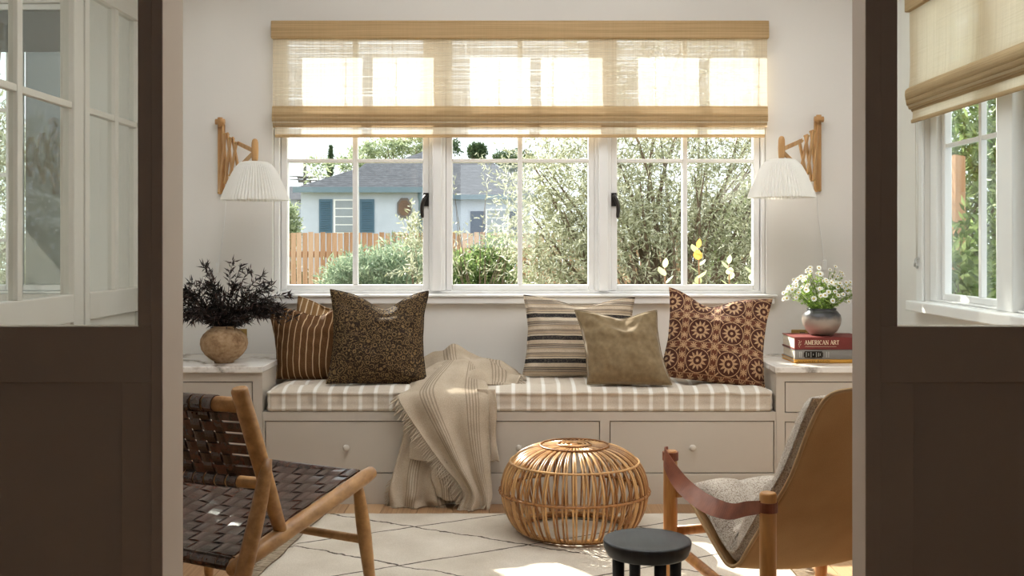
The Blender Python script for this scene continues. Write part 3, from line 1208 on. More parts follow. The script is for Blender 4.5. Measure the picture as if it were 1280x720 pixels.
def sconce(label, xa, xb, dz, sgn, group=None):
    A = Vector((xa, YB - 0.02, 0)); B = Vector((xb, 4.55, 0))
    root = thing('scissor_lamp', label, 'wall lamp', (xa, YB - 0.01, 1.265 + dz))
    u = (B - A); L = u.length; u.normalize()
    per = Vector((-u.y, u.x, 0))

    def P(t, z, o=0): return A + u * (L * t) + per * o + Vector((0, 0, z + dz))
    m = MB(); m.box(xa - 0.016, xa + 0.016, YB - 0.016, YB - 0.0005, 1.262 + dz, 1.575 + dz)
    m.build('wall_bar', 'oak_lamp', root, bevel=0.004)
    m = MB()
    m.tube([(xa - 0.02, YB - 0.03, 1.583 + dz), (xa + 0.02, YB - 0.03, 1.583 + dz)], [0.013, 0.013], 12)
    m.tube([(xa, YB - 0.03, 1.56 + dz), (xa, YB - 0.03, 1.602 + dz)], [0.010, 0.012], 10)
    m.build('top_clamp', 'oak_lamp', root)
    T = [(0.0, 1.586, 1.268), (0.17, 1.5245, 1.311), (0.33, 1.501, 1.340), (0.5, 1.476, 1.360)]

    def rod(p, q, w=0.009):
        d = (q - p).normalized()
        mb = MB()
        n = per.cross(d).normalized()
        mb.obox((p + q) / 2, d * ((q - p).length / 2 + 0.006), per * 0.0036, n * w)
        mb.build('scissor_slat', 'oak_lamp', root, bevel=0.0015)
    for i in range(3):
        t0, a0, b0 = T[i]; t1, a1, b1 = T[i + 1]
        rod(P(t0, a0, 0.005), P(t1, b1, 0.005))
        rod(P(t0, b0, -0.005), P(t1, a1, -0.005))
    e = P(0.97, 1.424)
    rod(P(0.5, 1.476, 0.005), P(0.96, 1.432, 0.005))
    rod(P(0.5, 1.360, -0.005), P(0.96, 1.420, -0.005))
    for t, a, b in T:
        for z in (a, b):
            c = P(t, z)
            MB().tube([c - per * 0.014, c + per * 0.014], 0.0032, 8).build('pivot_pin', 'brass', root)
    # paddle grip
    c = P(1.0, 1.432)
    m = MB()
    pr = [(0.0, 0.052), (0.007, 0.0505), (0.0115, 0.045), (0.014, 0.035), (0.0155, 0.0), (0.014, -0.03), (0.012, -0.042), (0.0, -0.044)]
    lb = MB().lathe(pr, 18)
    m.add([(c.x + p[0], c.y + p[1] * 0.62, c.z + p[2]) for p in lb.v], lb.f, True)
    m.build('grip', 'oak_lamp', root)
    # pleated shade
    s = 4.55 / F
    z0 = 1.387 + dz
    hw = [(202, 13.5), (202.8, 16.5), (205, 20), (210, 24), (218, 28.5), (228, 33), (239, 37.5), (247.5, 40.6), (250.3, 41.4)]
    prof = [(w_ * s, z0 - (y - 202) * s) for y, w_ in hw]
    n = 120
    zt = prof[0][1]

    def wob(q, z):
        k = round(q / (2 * PI) * n)
        f = min(1.0, (zt - (z)) / 0.03 + 0.15)
        return 1 + (0.024 if k % 2 else -0.024) * f
    m = MB().lathe(prof, n, (c.x, c.y, 0), smooth=False, wob=wob)
    m.build('lamp_shade', 'shade', root)
    m = MB(); m.lathe([(0.0, 0.002), (prof[0][0] * 0.99, 0.0), (prof[0][0] * 0.99, -0.004), (0.0, -0.003)], 32, (c.x, c.y, zt))
    m.build('shade_cap', 'shade', root)
    m = MB()
    m.lathe([(0.0, 0.0), (0.016, 0.0), (0.016, -0.05), (0.019, -0.055), (0.024, -0.08), (0.026, -0.10), (0.019, -0.118), (0.0, -0.124)], 16, (c.x, c.y, zt - 0.004))
    m.build('bulb', 'plastic', root)
    return root, c


l1, c1 = sconce('oak scissor wall lamp with pleated shade above the dark branches', -1.314, -1.10, 0.0, 1)
l2, c2 = sconce('oak scissor wall lamp with pleated shade above the daisy pot', 1.345, 1.119, 0.011, -1)


def flex(label, pts, sw):
    root = thing('lamp_cord', label, 'lamp cord', pts[-1])
    MB().tube(crline(pts, 24), 0.0017, 6).build('cord', 'plastic', root)
    m = MB(); m.box(sw.x - 0.008, sw.x + 0.008, sw.y - 0.010, sw.y + 0.006, sw.z - 0.026, sw.z + 0.022)
    m.build('switch', 'plastic', root, bevel=0.004)


flex('thin white cord of the lamp above the dark branches', [W(281, 243, 4.812), W(282, 262, 4.814), W(278, 300, 4.815), W(273, 330, 4.812), W(271, 360, 4.814), W(280, 425, 4.815)], W(272.5, 334, 4.814))
flex('thin white cord of the lamp above the daisy pot', [W(1022, 243, 4.812), W(1022, 262, 4.814), W(1027, 300, 4.815), W(1030, 330, 4.812), W(1030, 360, 4.814), W(1010, 415, 4.815)], W(1030.5, 331, 4.814))

# brass outlets
for lab, x0, x1, y0, y1 in (('brass outlet plate on the wall behind the clay vase', 288, 309, 411, 431), ('brass outlet plate on the wall behind the book stack', 989, 1016, 412, 432)):
    p, q = W(x0, y0, YB), W(x1, y1, YB)
    root = thing('outlet_plate', lab, 'outlet', ((p.x + q.x) / 2, YB, q.z))
    m = MB(); m.box(p.x, q.x, YB - 0.006, YB - 0.0003, q.z, p.z)
    m.build('plate', 'brass', root, bevel=0.002)
    m = MB()
    for z in (0.3, 0.7):
        zz_ = q.z + (p.z - q.z) * z
        m.box((p.x + q.x) / 2 - 0.012, (p.x + q.x) / 2 + 0.012, YB - 0.008, YB - 0.0055, zz_ - 0.010, zz_ + 0.010)
    m.build('socket', 'bronze', root, bevel=0.001)

# =================================================================== CLAY VASE + BRANCHES
cl = Mat('worn_clay', 0.85, 0.2)
n_ = cl.noise(16, 6, rough=0.65); n2 = cl.noise(70, 4)
cl.color(cl.ramp(n_ * 0.7 + n2 * 0.3, [(0.34, srgb(112, 84, 58)), (0.5, srgb(164, 134, 102)), (0.66, srgb(192, 166, 134))]))
cl.bump(n_ * 0.6 + n2 * 0.4, 0.4, 0.004)
MAT['clay'] = cl.m
VD = 4.47
vc = Vector(((280 - VX) * VD / F, VD, ZM))
m = MB()
s = VD / F
prof = [(0.0, 0.002), (11.5 * s, 0.0), (12 * s, 0.006), (17 * s, 0.016), (23 * s, 0.034), (27.5 * s, 0.056), (29 * s, 0.078), (28.3 * s, 0.098), (25 * s, 0.118), (20 * s, 0.133),
        (15.0 * s, 0.142), (12.5 * s, 0.147), (13.2 * s, 0.151), (12.6 * s, 0.152), (11.5 * s, 0.147), (13.5 * s, 0.140), (18 * s, 0.128), (0.0, 0.03)]
m.lathe(prof, 48, vc, wob=lambda q, z: 1 + 0.008 * math.sin(2 * q + 1) + 0.005 * math.sin(3 * q + z * 20))
v1 = tag(m.build('clay_vase', 'clay'), 'round rough clay vase holding the dark branches', 'vase')


def leaf_mesh(P, D, N, Ln, Wd, curl=0.0):
    """many pointed leaves: base P, direction D, normal N (all (n,3)); returns verts, tris"""
    n = len(P)
    D = D / np.linalg.norm(D, axis=1, keepdims=True)
    S = np.cross(D, N)
    S /= np.linalg.norm(S, axis=1, keepdims=True) + 1e-9
    Nn = np.cross(S, D)
    Ln = np.asarray(Ln)[:, None]; Wd = np.asarray(Wd)[:, None]
    a = P
    b = P + D * Ln * 0.45 + S * Wd * 0.5 + Nn * Ln * curl * 0.3
    c = P + D * Ln - Nn * Ln * curl
    d = P + D * Ln * 0.45 - S * Wd * 0.5 + Nn * Ln * curl * 0.3
    V = np.stack([a, b, c, d], 1).reshape(-1, 3)
    o = (np.arange(n) * 4)[:, None]
    T = np.concatenate([o + np.array([[0, 1, 2]]), o + np.array([[0, 2, 3]])], 0)
    return V, T


def np_obj(name, V, T, mat, parent=None, smooth=False):
    me = bpy.data.meshes.new(name)
    me.vertices.add(len(V)); me.vertices.foreach_set('co', np.asarray(V, np.float32).ravel())
    k = T.shape[1]
    me.loops.add(T.size); me.loops.foreach_set('vertex_index', T.astype(np.int32).ravel())
    me.polygons.add(len(T))
    me.polygons.foreach_set('loop_start', np.arange(0, T.size, k, dtype=np.int32))
    me.polygons.foreach_set('loop_total', np.full(len(T), k, dtype=np.int32))
    me.update(calc_edges=True)
    me.validate()
    return link(name, me, mat, parent)


def leafmat(name, stops, tr=0.35, rough=0.5, trmul=1.3):
    m = Mat(name, rough, 0.4)
    i = m.island()
    m.color(m.ramp(i, stops))
    tcol = m.ramp(i, [(p, mul(c, trmul)) for p, c in stops])
    m.translucent(tcol, tr)
    return m.m


MAT['darkleaf'] = leafmat('dark_plum_leaf', [(0.0, srgb(22, 16, 15)), (0.6, srgb(46, 33, 30)), (0.9, srgb(78, 58, 52)), (1.0, srgb(98, 76, 66))], 0.15)
MAT['stem'] = paint('dark_stem', (0.02, 0.014, 0.011), 0.6, 0.1, 20, 0)
br = thing('branch_bouquet', 'bushy dark plum branches with narrow leaves in the clay vase', 'branches', vc + Vector((0, 0, 0.12)))
stems = MB()
LP, LD = [], []
mouth = vc + Vector((0, 0, 0.148))
for i in range(95):
    az = random.uniform(0, 2 * PI)
    el = math.asin(random.uniform(0.02, 0.96))
    if random.random() < 0.25:
        az = random.choice((0.0, PI)) + random.uniform(-0.5, 0.5); el = random.uniform(0.15, 0.6)
    d = Vector((math.cos(az) * math.cos(el), math.sin(az) * math.cos(el) * 0.62, math.sin(el)))
    R = random.uniform(0.55, 1.06)
    tipr = Vector((0.25, 0.20, 0.27))
    if d.x > 0.35 and el < 0.9:
        tipr.x = 0.29
    tip = mouth + Vector((d.x * tipr.x, d.y * tipr.y, d.z * tipr.z + 0.02)) * R
    if tip.y > YB - 0.05:
        tip.y = YB - 0.05
    st = vc + Vector((random.uniform(-0.03, 0.03), random.uniform(-0.03, 0.03), 0.06))
    rm = mouth + Vector((d.x * 0.035, d.y * 0.035, -0.004))
    mid = rm.lerp(tip, 0.55) + Vector((0, 0, 0.03 + 0.02 * random.random()))
    pts = crline([st, rm, mid, tip], 12)
    stems.tube(pts, [0.0022] * 6 + [0.0018, 0.0016, 0.0014, 0.0012, 0.001, 0.0007], 4, cap=False)
    for k in range(40):
        f = 1.0 - 0.66 * random.random() ** 1.4
        j = f * 10.99
        p = pts[int(j)].lerp(pts[int(j) + 1], j - int(j))
        t = (pts[int(j) + 1] - pts[int(j)]).normalized()
        r = Vector((random.gauss(0, 1), random.gauss(0, 1), random.gauss(0, 1))).normalized()
        dd = (t * 0.7 + r * 0.8 + Vector((0, 0, -0.12)))
        LP.append(p); LD.append(dd)
stems.build('stem', 'stem', br)
LP = np.array([tuple(p) for p in LP]); LD = np.array([tuple(p) for p in LD])
n = len(LP)
V, T = leaf_mesh(LP, LD, rng.normal(size=(n, 3)), rng.uniform(0.016, 0.046, n), rng.uniform(0.0026, 0.0046, n), 0.2)
o = np_obj('leaves', V, T, 'darkleaf', br); o['kind'] = 'stuff'

# =================================================================== BOOKS
GLY = {
    'A': (0.80, [((0.06, 0), (0.40, 1), 0.07), ((0.36, 1), (0.74, 0), 0.15), ((0.18, 0.34), (0.62, 0.34), 0.06), ((-0.02, 0), (0.16, 0), 0.05), ((0.60, 0), (0.86, 0), 0.05)]),
    'M': (1.0, [((0.10, 0), (0.10, 1), 0.07), ((0.10, 1), (0.48, 0.05), 0.14), ((0.48, 0.05), (0.86, 1), 0.06), ((0.86, 1), (0.86, 0), 0.15), ((0, 0), (0.2, 0), 0.05), ((0.74, 0), (0.98, 0), 0.05), ((0, 1), (0.14, 1), 0.05), ((0.82, 1), (0.98, 1), 0.05)]),
    'E': (0.66, [((0.12, 0), (0.12, 1), 0.15), ((0.02, 1), (0.56, 1), 0.06), ((0.12, 0.52), (0.44, 0.52), 0.06), ((0.02, 0), (0.60, 0), 0.06), ((0.58, 0), (0.58, 0.2), 0.05), ((0.54, 1), (0.54, 0.82), 0.05)]),
    'R': (0.74, [((0.12, 0), (0.12, 1), 0.15), ((0.02, 1), (0.40, 1), 0.06), ((0.40, 1), (0.56, 0.88), 0.10), ((0.56, 0.88), (0.56, 0.64), 0.14), ((0.56, 0.64), (0.40, 0.52), 0.10), ((0.40, 0.52), (0.12, 0.52), 0.06), ((0.34, 0.52), (0.70, 0), 0.14), ((0.0, 0), (0.24, 0), 0.05)]),
    'I': (0.34, [((0.16, 0), (0.16, 1), 0.15), ((0.03, 0), (0.29, 0), 0.05), ((0.03, 1), (0.29, 1), 0.05)]),
    'C': (0.74, [((0.64, 0.82), (0.52, 0.98), 0.07), ((0.52, 0.98), (0.28, 0.98), 0.07), ((0.28, 0.98), (0.10, 0.74), 0.11), ((0.10, 0.74), (0.10, 0.28), 0.15), ((0.10, 0.28), (0.28, 0.03), 0.11), ((0.28, 0.03), (0.52, 0.02), 0.07), ((0.52, 0.02), (0.66, 0.18), 0.07), ((0.64, 1.0), (0.64, 0.72), 0.05)]),
    'N': (0.84, [((0.12, 0), (0.12, 1), 0.07), ((0.10, 1), (0.70, 0), 0.15), ((0.70, 0), (0.70, 1), 0.07), ((0, 0), (0.24, 0), 0.05), ((0, 1), (0.16, 1), 0.05), ((0.58, 1), (0.82, 1), 0.05)]),
    'T': (0.68, [((0.32, 0), (0.32, 1), 0.15), ((0.02, 1), (0.62, 1), 0.06), ((0.03, 1), (0.03, 0.80), 0.05), ((0.61, 1), (0.61, 0.80), 0.05), ((0.2, 0), (0.44, 0), 0.05)]),
    'U': (0.80, [((0.12, 1), (0.12, 0.25), 0.15), ((0.12, 0.25), (0.28, 0.02), 0.09), ((0.28, 0.02), (0.50, 0.02), 0.07), ((0.50, 0.02), (0.66, 0.25), 0.07), ((0.66, 0.25), (0.66, 1), 0.07), ((0, 1), (0.24, 1), 0.05), ((0.55, 1), (0.78, 1), 0.05)]),
    'G': (0.80, [((0.64, 0.82), (0.52, 0.98), 0.07), ((0.52, 0.98), (0.28, 0.98), 0.07), ((0.28, 0.98), (0.10, 0.74), 0.11), ((0.10, 0.74), (0.10, 0.28), 0.15), ((0.10, 0.28), (0.28, 0.03), 0.11), ((0.28, 0.03), (0.62, 0.05), 0.07), ((0.64, 0.05), (0.64, 0.42), 0.13), ((0.50, 0.42), (0.74, 0.42), 0.05)]),
    'S': (0.62, [((0.50, 0.80), (0.42, 0.97), 0.07), ((0.42, 0.97), (0.20, 0.97), 0.07), ((0.20, 0.97), (0.09, 0.76), 0.12), ((0.09, 0.76), (0.48, 0.34), 0.15), ((0.48, 0.34), (0.42, 0.06), 0.11), ((0.42, 0.06), (0.20, 0.03), 0.07), ((0.20, 0.03), (0.07, 0.22), 0.07)]),
    'O': (0.84, [((0.24, 0.97), (0.54, 0.97), 0.07), ((0.24, 0.97), (0.10, 0.72), 0.12), ((0.10, 0.72), (0.10, 0.28), 0.15), ((0.10, 0.28), (0.24, 0.03), 0.12), ((0.24, 0.03), (0.54, 0.03), 0.07), ((0.54, 0.03), (0.68, 0.28), 0.12), ((0.68, 0.28), (0.68, 0.72), 0.15), ((0.68, 0.72), (0.54, 0.97), 0.12)]),
    'D': (0.82, [((0.12, 0), (0.12, 1), 0.15), ((0.02, 1), (0.42, 1), 0.06), ((0.42, 1), (0.64, 0.74), 0.11), ((0.64, 0.74), (0.64, 0.26), 0.15), ((0.64, 0.26), (0.42, 0), 0.11), ((0.42, 0), (0.02, 0), 0.06)]),
}


def lettering(text, x, y, z, h, width, mat, parent):
    """serif capitals standing proud of a spine that faces -Y"""
    adv = sum(0.36 if c == ' ' else GLY[c][0] + 0.10 for c in text)
    kx = width / adv
    m = MB()
    cx = 0.0
    for c in text:
        if c == ' ':
            cx += 0.36
            continue
        w_, segs = GLY[c]
        for (a, b, t) in segs:
            p = Vector((x + (cx + a[0]) * kx, y, z + a[1] * h)); q = Vector((x + (cx + b[0]) * kx, y, z + b[1] * h))
            d = q - p
            nn = Vector((-d.z, 0, d.x)).normalized()
            m.obox((p + q) / 2, d / 2 + d.normalized() * 0.0003, nn * (t * h * 0.5), Vector((0, 0.0004, 0)))
        cx += w_ + 0.10
    return m.build('lettering', mat, parent)


def clothcover(name, c, rough=0.6):
    m = Mat(name, rough, 0.3)
    wv = m.noise(600, 2)
    m.color(m.ramp(wv, [(0.3, mul(c, 0.88)), (0.7, mul(c, 1.1))])); m.bump(wv, 0.15, 0.001)
    return m.m


pg = Mat('paper_edge', 0.9, 0.1)
pn = pg.noise(1.0, 2, (2, 2, 900))
pg.color(pg.ramp(pn, [(0.3, srgb(196, 184, 164)), (0.7, srgb(238, 230, 214))]))
MAT['paper'] = pg.m
MAT['gilt'] = paint('cream_print', srgb(240, 222, 190), 0.5, 0.02, 20, 0)
MAT['ink'] = paint('dark_print', srgb(52, 42, 30), 0.6, 0.02, 20, 0)
MAT['silver'] = paint('silver_print', srgb(190, 186, 176), 0.5, 0.02, 20, 0)
KX0, KY0 = 1.1466, 4.44


def book(label, x0, x1, y0, y1, z0, z1, c, bd=0.0035):
    root = thing('book', label, 'book', ((x0 + x1) / 2, (y0 + y1) / 2, z0))
    mat = clothcover('cover_' + label.split()[0], c)
    m = MB()
    m.box(x0, x1, y0 + 0.003, y1, z1 - bd, z1)
    m.box(x0, x1, y0 + 0.003, y1, z0, z0 + bd)
    # slightly rounded spine
    m.prism([(y0 + 0.006, z0), (y0 + 0.001, z0 + 0.002), (y0, (z0 + z1) / 2), (y0 + 0.001, z1 - 0.002), (y0 + 0.006, z1)], lambda a, b, d: (d, a, b), x0, x1)
    cv = m.build('cover', mat, root, recalc=True)
    m = MB(); m.box(x0 + 0.004, x1 - 0.004, y0 + 0.0065, y1 - 0.004, z0 + bd + 0.0002, z1 - bd - 0.0002)
    m.build('pages', 'paper', root)
    return root, cv


b3, cv3 = book('thin mustard book at the bottom of the stack', KX0 - 0.002, KX0 + 0.293, KY0 - 0.002, KY0 + 0.212, ZM + 0.0003, ZM + 0.0152, srgb(206, 150, 62), 0.0025)
lettering('AUGUSTE RODIN', KX0 + 0.010, KY0 - 0.0023, ZM + 0.0035, 0.0085, 0.135, 'ink', cv3)
b2, cv2 = book('grey cloth book between the red and mustard books', KX0, KX0 + 0.288, KY0, KY0 + 0.208, ZM + 0.0156, ZM + 0.0556, srgb(132, 126, 120))
m = MB()
bw = [(0.040, 0.112, 0.006, 0.034), (0.036, 0.116, 0.011, 0.029)]
for a, b, c, d in bw:
    m.box(KX0 + a, KX0 + b, KY0 - 0.0006, KY0 + 0.0002, ZM + 0.0156 + c, ZM + 0.0156 + d)
m.build('spine_block', 'ink', cv2)
m = MB()
for i, a in enumerate((0.047, 0.056, 0.066, 0.0755, 0.088, 0.097, 0.104)):
    hh = (0.010, 0.006, 0.011, 0.004, 0.010, 0.008, 0.005)[i]
    m.box(KX0 + a - 0.0012, KX0 + a + 0.0012, KY0 - 0.0010, KY0 - 0.0006, ZM + 0.0356 - hh, ZM + 0.0356 + hh)
for a in (0.020, 0.026, 0.130, 0.139):
    m.box(KX0 + a - 0.001, KX0 + a + 0.001, KY0 - 0.0006, KY0 + 0.0002, ZM + 0.024, ZM + 0.047)
m.build('spine_print', 'silver', cv2)
b1, cv1 = book('dark red art book on top of the stack', KX0 - 0.001, KX0 + 0.289, KY0 - 0.001, KY0 + 0.210, ZM + 0.056, ZM + 0.1068, srgb(118, 50, 44))
lettering('AMERICAN ART', KX0 + 0.040, KY0 - 0.0013, ZM + 0.0770, 0.0170, 0.143, 'gilt', cv1)
m = MB()
m.box(KX0 + 0.042, KX0 + 0.170, KY0 - 0.0014, KY0 - 0.0009, ZM + 0.0682, ZM + 0.0690)
for k in range(9):
    a = k * 2.4
    cxx, czz = KX0 + 0.019 + 0.0065 * math.cos(a) * (k / 9), ZM + 0.0815 + 0.011 * math.sin(a) * (k / 9 + 0.3)
    m.tube([(cxx, KY0 - 0.0012, czz), (cxx + 0.004 * math.cos(a + 1), KY0 - 0.0012, czz + 0.006 * math.sin(a + 1))], 0.0006, 4)
m.build('emblem', 'gilt', cv1)

# =================================================================== DAISY POT
gz = Mat('glazed_pot', 0.28, 0.5)
X_, Y_, Z_ = gz.xyz()
zz_ = (Z_ - (ZM + 0.107)) / 0.115 + (gz.noise(18, 4) - 0.5) * 0.42
gz.color(gz.ramp(zz_, [(0.0, srgb(128, 114, 104)), (0.3, srgb(176, 160, 146)), (0.55, srgb(158, 146, 134)), (0.74, srgb(62, 60, 62)), (1.0, srgb(50, 50, 52))]))
gz.bump(gz.noise(40, 3), 0.15, 0.003)
PD = 4.545
pc = Vector(((1027 - VX) * PD / F, PD, ZM + 0.1072))
s = PD / F
prof = [(0, 0.0), (13 * s, 0.0), (14.5 * s, 0.004), (19 * s, 0.020), (23 * s, 0.045), (24.2 * s, 0.066), (23 * s, 0.086), (19.5 * s, 0.100), (17.5 * s, 0.106), (18.3 * s, 0.112),
        (17.2 * s, 0.114), (15.8 * s, 0.106), (17 * s, 0.098), (20 * s, 0.08), (0, 0.02)]
m = MB().lathe(prof, 44, pc)
tag(m.build('glazed_pot', gz.m), 'round grey glazed pot standing on the red book', 'vase')
fb = thing('daisy_bouquet', 'small white daisies with green stems in the glazed pot', 'flowers', pc + Vector((0, 0, 0.09)))
MAT['daisygreen'] = leafmat('daisy_leaf', [(0.0, srgb(96, 128, 48)), (0.5, srgb(140, 172, 76)), (1.0, srgb(186, 206, 118))], 0.4)
MAT['greenstem'] = paint('green_stem', srgb(112, 140, 66), 0.6, 0.1, 20, 0)
pm_ = Mat('daisy_petal', 0.6, 0.2); pm_.color(pm_.ramp(pm_.noise(60, 2), [(0.3, (0.82, 0.82, 0.78)), (0.7, (0.9, 0.9, 0.86))])); pm_.translucent((0.85, 0.85, 0.78), 0.3)
MAT['petal'] = pm_.m
MAT['disc'] = paint('daisy_disc', srgb(206, 178, 60), 0.7, 0.1, 60, 0)
fm = MB()
for k in range(11):
    a = 2 * PI * k / 11
    ca, sa = math.cos(a), math.sin(a)
    w_ = 0.0022
    fm.add([(ca * 0.0025, sa * 0.0025, 0.0), (ca * 0.0075 - sa * w_, sa * 0.0075 + ca * w_, 0.0012), (ca * 0.0105, sa * 0.0105, 0.0004), (ca * 0.0075 + sa * w_, sa * 0.0075 - ca * w_, 0.0012)], [(0, 3, 2, 1)], True)
fme = fm.mesh('flower'); fme.materials.append(MAT['petal'])
dm = MB().lathe([(0.0032, 0.0), (0.0028, 0.0014), (0.0015, 0.0023), (0.0, 0.0026)], 8)
dme = dm.mesh('flower_disc'); dme.materials.append(MAT['disc'])
stems = MB(); LP = []; LD = []
mouth = pc + Vector((0, 0, 0.108))
for i in range(150):
    az = random.uniform(0, 2 * PI)
    rr = math.sqrt(random.random())
    tip = mouth + Vector((math.cos(az) * rr * 0.165, math.sin(az) * rr * 0.12, 0.045 + 0.125 * (1 - rr * rr) * random.uniform(0.6, 1.12) + random.uniform(-0.012, 0.025)))
    if tip.y > YB - 0.03: tip.y = YB - 0.03
    rm = mouth + Vector((math.cos(az) * rr * 0.04, math.sin(az) * rr * 0.04, 0.0))
    st = pc + Vector((math.cos(az) * 0.015, math.sin(az) * 0.015, 0.045))
    pts = crline([st, rm, rm.lerp(tip, 0.6) + Vector((0, 0, 0.012)), tip], 8)
    stems.tube(pts, 0.0009, 3, cap=False)
    for k in range(9):
        j = random.uniform(2.2, 6.2)
        LP.append(pts[int(j)].lerp(pts[int(j) + 1], j - int(j))); LD.append(Vector((math.cos(az) * 0.4 + random.gauss(0, .6), random.gauss(0, .6), random.gauss(0.3, .5))))
    up = (Vector((math.cos(az) * rr * 0.9, math.sin(az) * rr * 0.9 - 0.45, 0.75)) + Vector((random.gauss(0, .25), random.gauss(0, .25), random.gauss(0, .25)))).normalized()
    rot = up.to_track_quat('Z', 'Y').to_euler()
    o = link('flower', fme, None, fb, loc=tip, rot=rot)
    sc_ = random.uniform(0.85, 1.3); o.scale = (sc_, sc_, sc_)
    d = link('flower_disc', dme, None, fb, loc=tip, rot=rot); d.parent = o; d.matrix_parent_inverse = Matrix.Identity(4); d.location = (0, 0, 0); d.rotation_euler = (0, 0, 0)
stems.build('stem', 'greenstem', fb)
LP = np.array([tuple(p) for p in LP]); LD = np.array([tuple(p) for p in LD]); n = len(LP)
V, T = leaf_mesh(LP, LD, rng.normal(size=(n, 3)), rng.uniform(0.010, 0.026, n), rng.uniform(0.003, 0.006, n), 0.1)
o = np_obj('leaves', V, T, 'daisygreen', fb); o['kind'] = 'stuff'

# =================================================================== THROW BLANKET
tm = Mat('taupe_throw', 0.95, 0.1)
uvn = tm.N.new('ShaderNodeUVMap'); uvn.uv_map = 'weave'
U_, V_, _ = tm.xyz(uvn.outputs[0])
wv = tm.noise(380, 2)
big = tm.noise(9, 3)
base = tm.ramp(wv * 0.5 + big * 0.5, [(0.3, srgb(168, 150, 128)), (0.7, srgb(208, 193, 172))])
fU = U_ + (tm.noise(20, 2) - 0.5) * 0.008
g1 = fU.near(0.34, 0.085) * ((fU / 0.034).frac().lt(0.42))
g2 = fU.near(0.78, 0.07) * ((fU / 0.03).frac().lt(0.42))
tm.color(tm.mix((g1.max(g2)) * 0.5, base, srgb(104, 86, 70)))
tm.bump(wv, 0.45, 0.003)
MAT['throw'] = tm.m
thr = thing('throw_blanket', 'taupe fringed throw spilling from the seat to the floor', 'blanket', (W(550, 620, 4.28).x, 4.3, 0.0))


def sheet(rows, nu, nv, name, fold=None, u0=0.0, u1=1.0, solid=0.004):
    P = crgrid([[W(*p) for p in r] for r in rows], nu, nv)
    if fold:
        for i in range(nu):
            for j in range(nv):
                P[i][j] = P[i][j] + fold(i / (nu - 1), j / (nv - 1))
    for r in P:
        for p in r:
            if p.z < 0.004:
                p.z = 0.004 + 0.1 * (0.004 - p.z) * 0.0
    m = MB(); m.grid(P)
    me = m.mesh(name)
    uv = me.uv_layers.new(name='weave')
    for lp in me.loops:
        i, j = divmod(lp.vertex_index, nv)
        uv.data[lp.index].uv = (u0 + (u1 - u0) * j / (nv - 1), i / (nu - 1))
    return link(name, me, MAT['throw'], thr, solid=solid), P


def fringe(parent, line, d, ln=0.028, n=60, r=0.0011):
    m = MB()
    line = [Vector(p) for p in line]
    for k in range(n):
        p = cr(line, (len(line) - 1) * k / (n - 1))
        dd = Vector(d) + Vector((random.uniform(-.3, .3), random.uniform(-.15, .15), random.uniform(-.2, .2)))
        dd.normalize()
        l2 = ln * random.uniform(0.7, 1.15)
        pts = [p, p + dd * l2 * 0.5 + Vector((0, 0, -0.002)), p + dd * l2 + Vector((0, -0.001, -0.006))]
        for q in pts:
            q.z = max(q.z, 0.003)
        m.tube(pts, [r, r * 1.2, r * 0.6], 4, cap=False)
    o = m.build('fringe', 'throw', parent)
    o['kind'] = 'stuff'
    return o


ff = lambda a, ax, ph, fr: (lambda u, v: Vector((0.004 * math.sin(u * 9 + v * 5), -a * (0.5 - 0.5 * math.cos(2 * (v * fr + ph + 0.9 * math.sin(u * 3.2)))) * min(1, max(0, u - 0.22) * 2.6) - 0.004 * noise.noise(Vector((u * 8, v * 6, a * 90))), 0.006 * noise.noise(Vector((u * 5, v * 7, 3)))))) 
# lower back layer
o, P = sheet([[(503, 497, 4.306), (530, 497, 4.305), (560, 497, 4.305), (592, 497, 4.306)],
              [(504, 540, 4.306), (528, 540, 4.300), (560, 540, 4.303), (595, 540, 4.306)],
              [(494, 588, 4.300), (516, 588, 4.285), (546, 588, 4.300), (592, 588, 4.303)],
              [(487, 616, 4.290), (512, 618, 4.265), (542, 616, 4.285), (580, 612, 4.295)],
              [(487, 631, 4.285), (512, 634, 4.262), (542, 631, 4.280), (582, 624, 4.290)]], 40, 46, 'cloth_layer', ff(0.028, 0, 0.4, 10), 0.0, 1.0)
fringe(o, P[-1][:36], (0, -0.5, -0.8), 0.018, 60, 0.0016)
fringe(o, [r[0] for r in P[22:]], (-1, -0.1, -0.3), 0.020, 34, 0.0016)
# right-hand hanging layer
o, P = sheet([[(596, 486, 4.308), (610, 486, 4.306), (620, 487, 4.308)],
              [(598, 530, 4.306), (612, 530, 4.292), (620, 530, 4.303)],
              [(600, 576, 4.303), (613, 577, 4.288), (623, 576, 4.298)]], 24, 16, 'cloth_layer', ff(0.006, 0, 0.0, 5), 0.0, 0.25)
# folded-back flap
o, P = sheet([[(518, 528, 4.278), (534, 528, 4.270), (552, 528, 4.275)],
              [(513, 552, 4.275), (532, 552, 4.262), (556, 555, 4.268)],
              [(510, 573, 4.270), (532, 577, 4.256), (562, 578, 4.262)]], 20, 18, 'cloth_layer', None, 0.85, 1.1)
# second inner fold with pale underside
o, P = sheet([[(540, 570, 4.262), (555, 570, 4.255), (575, 572, 4.260)],
              [(540, 595, 4.262), (556, 596, 4.245), (578, 598, 4.255)],
              [(545, 618, 4.262), (562, 626, 4.244), (582, 622, 4.252)]], 20, 18, 'cloth_layer', ff(0.008, 0, 0.3, 9), 0.6, 1.0)
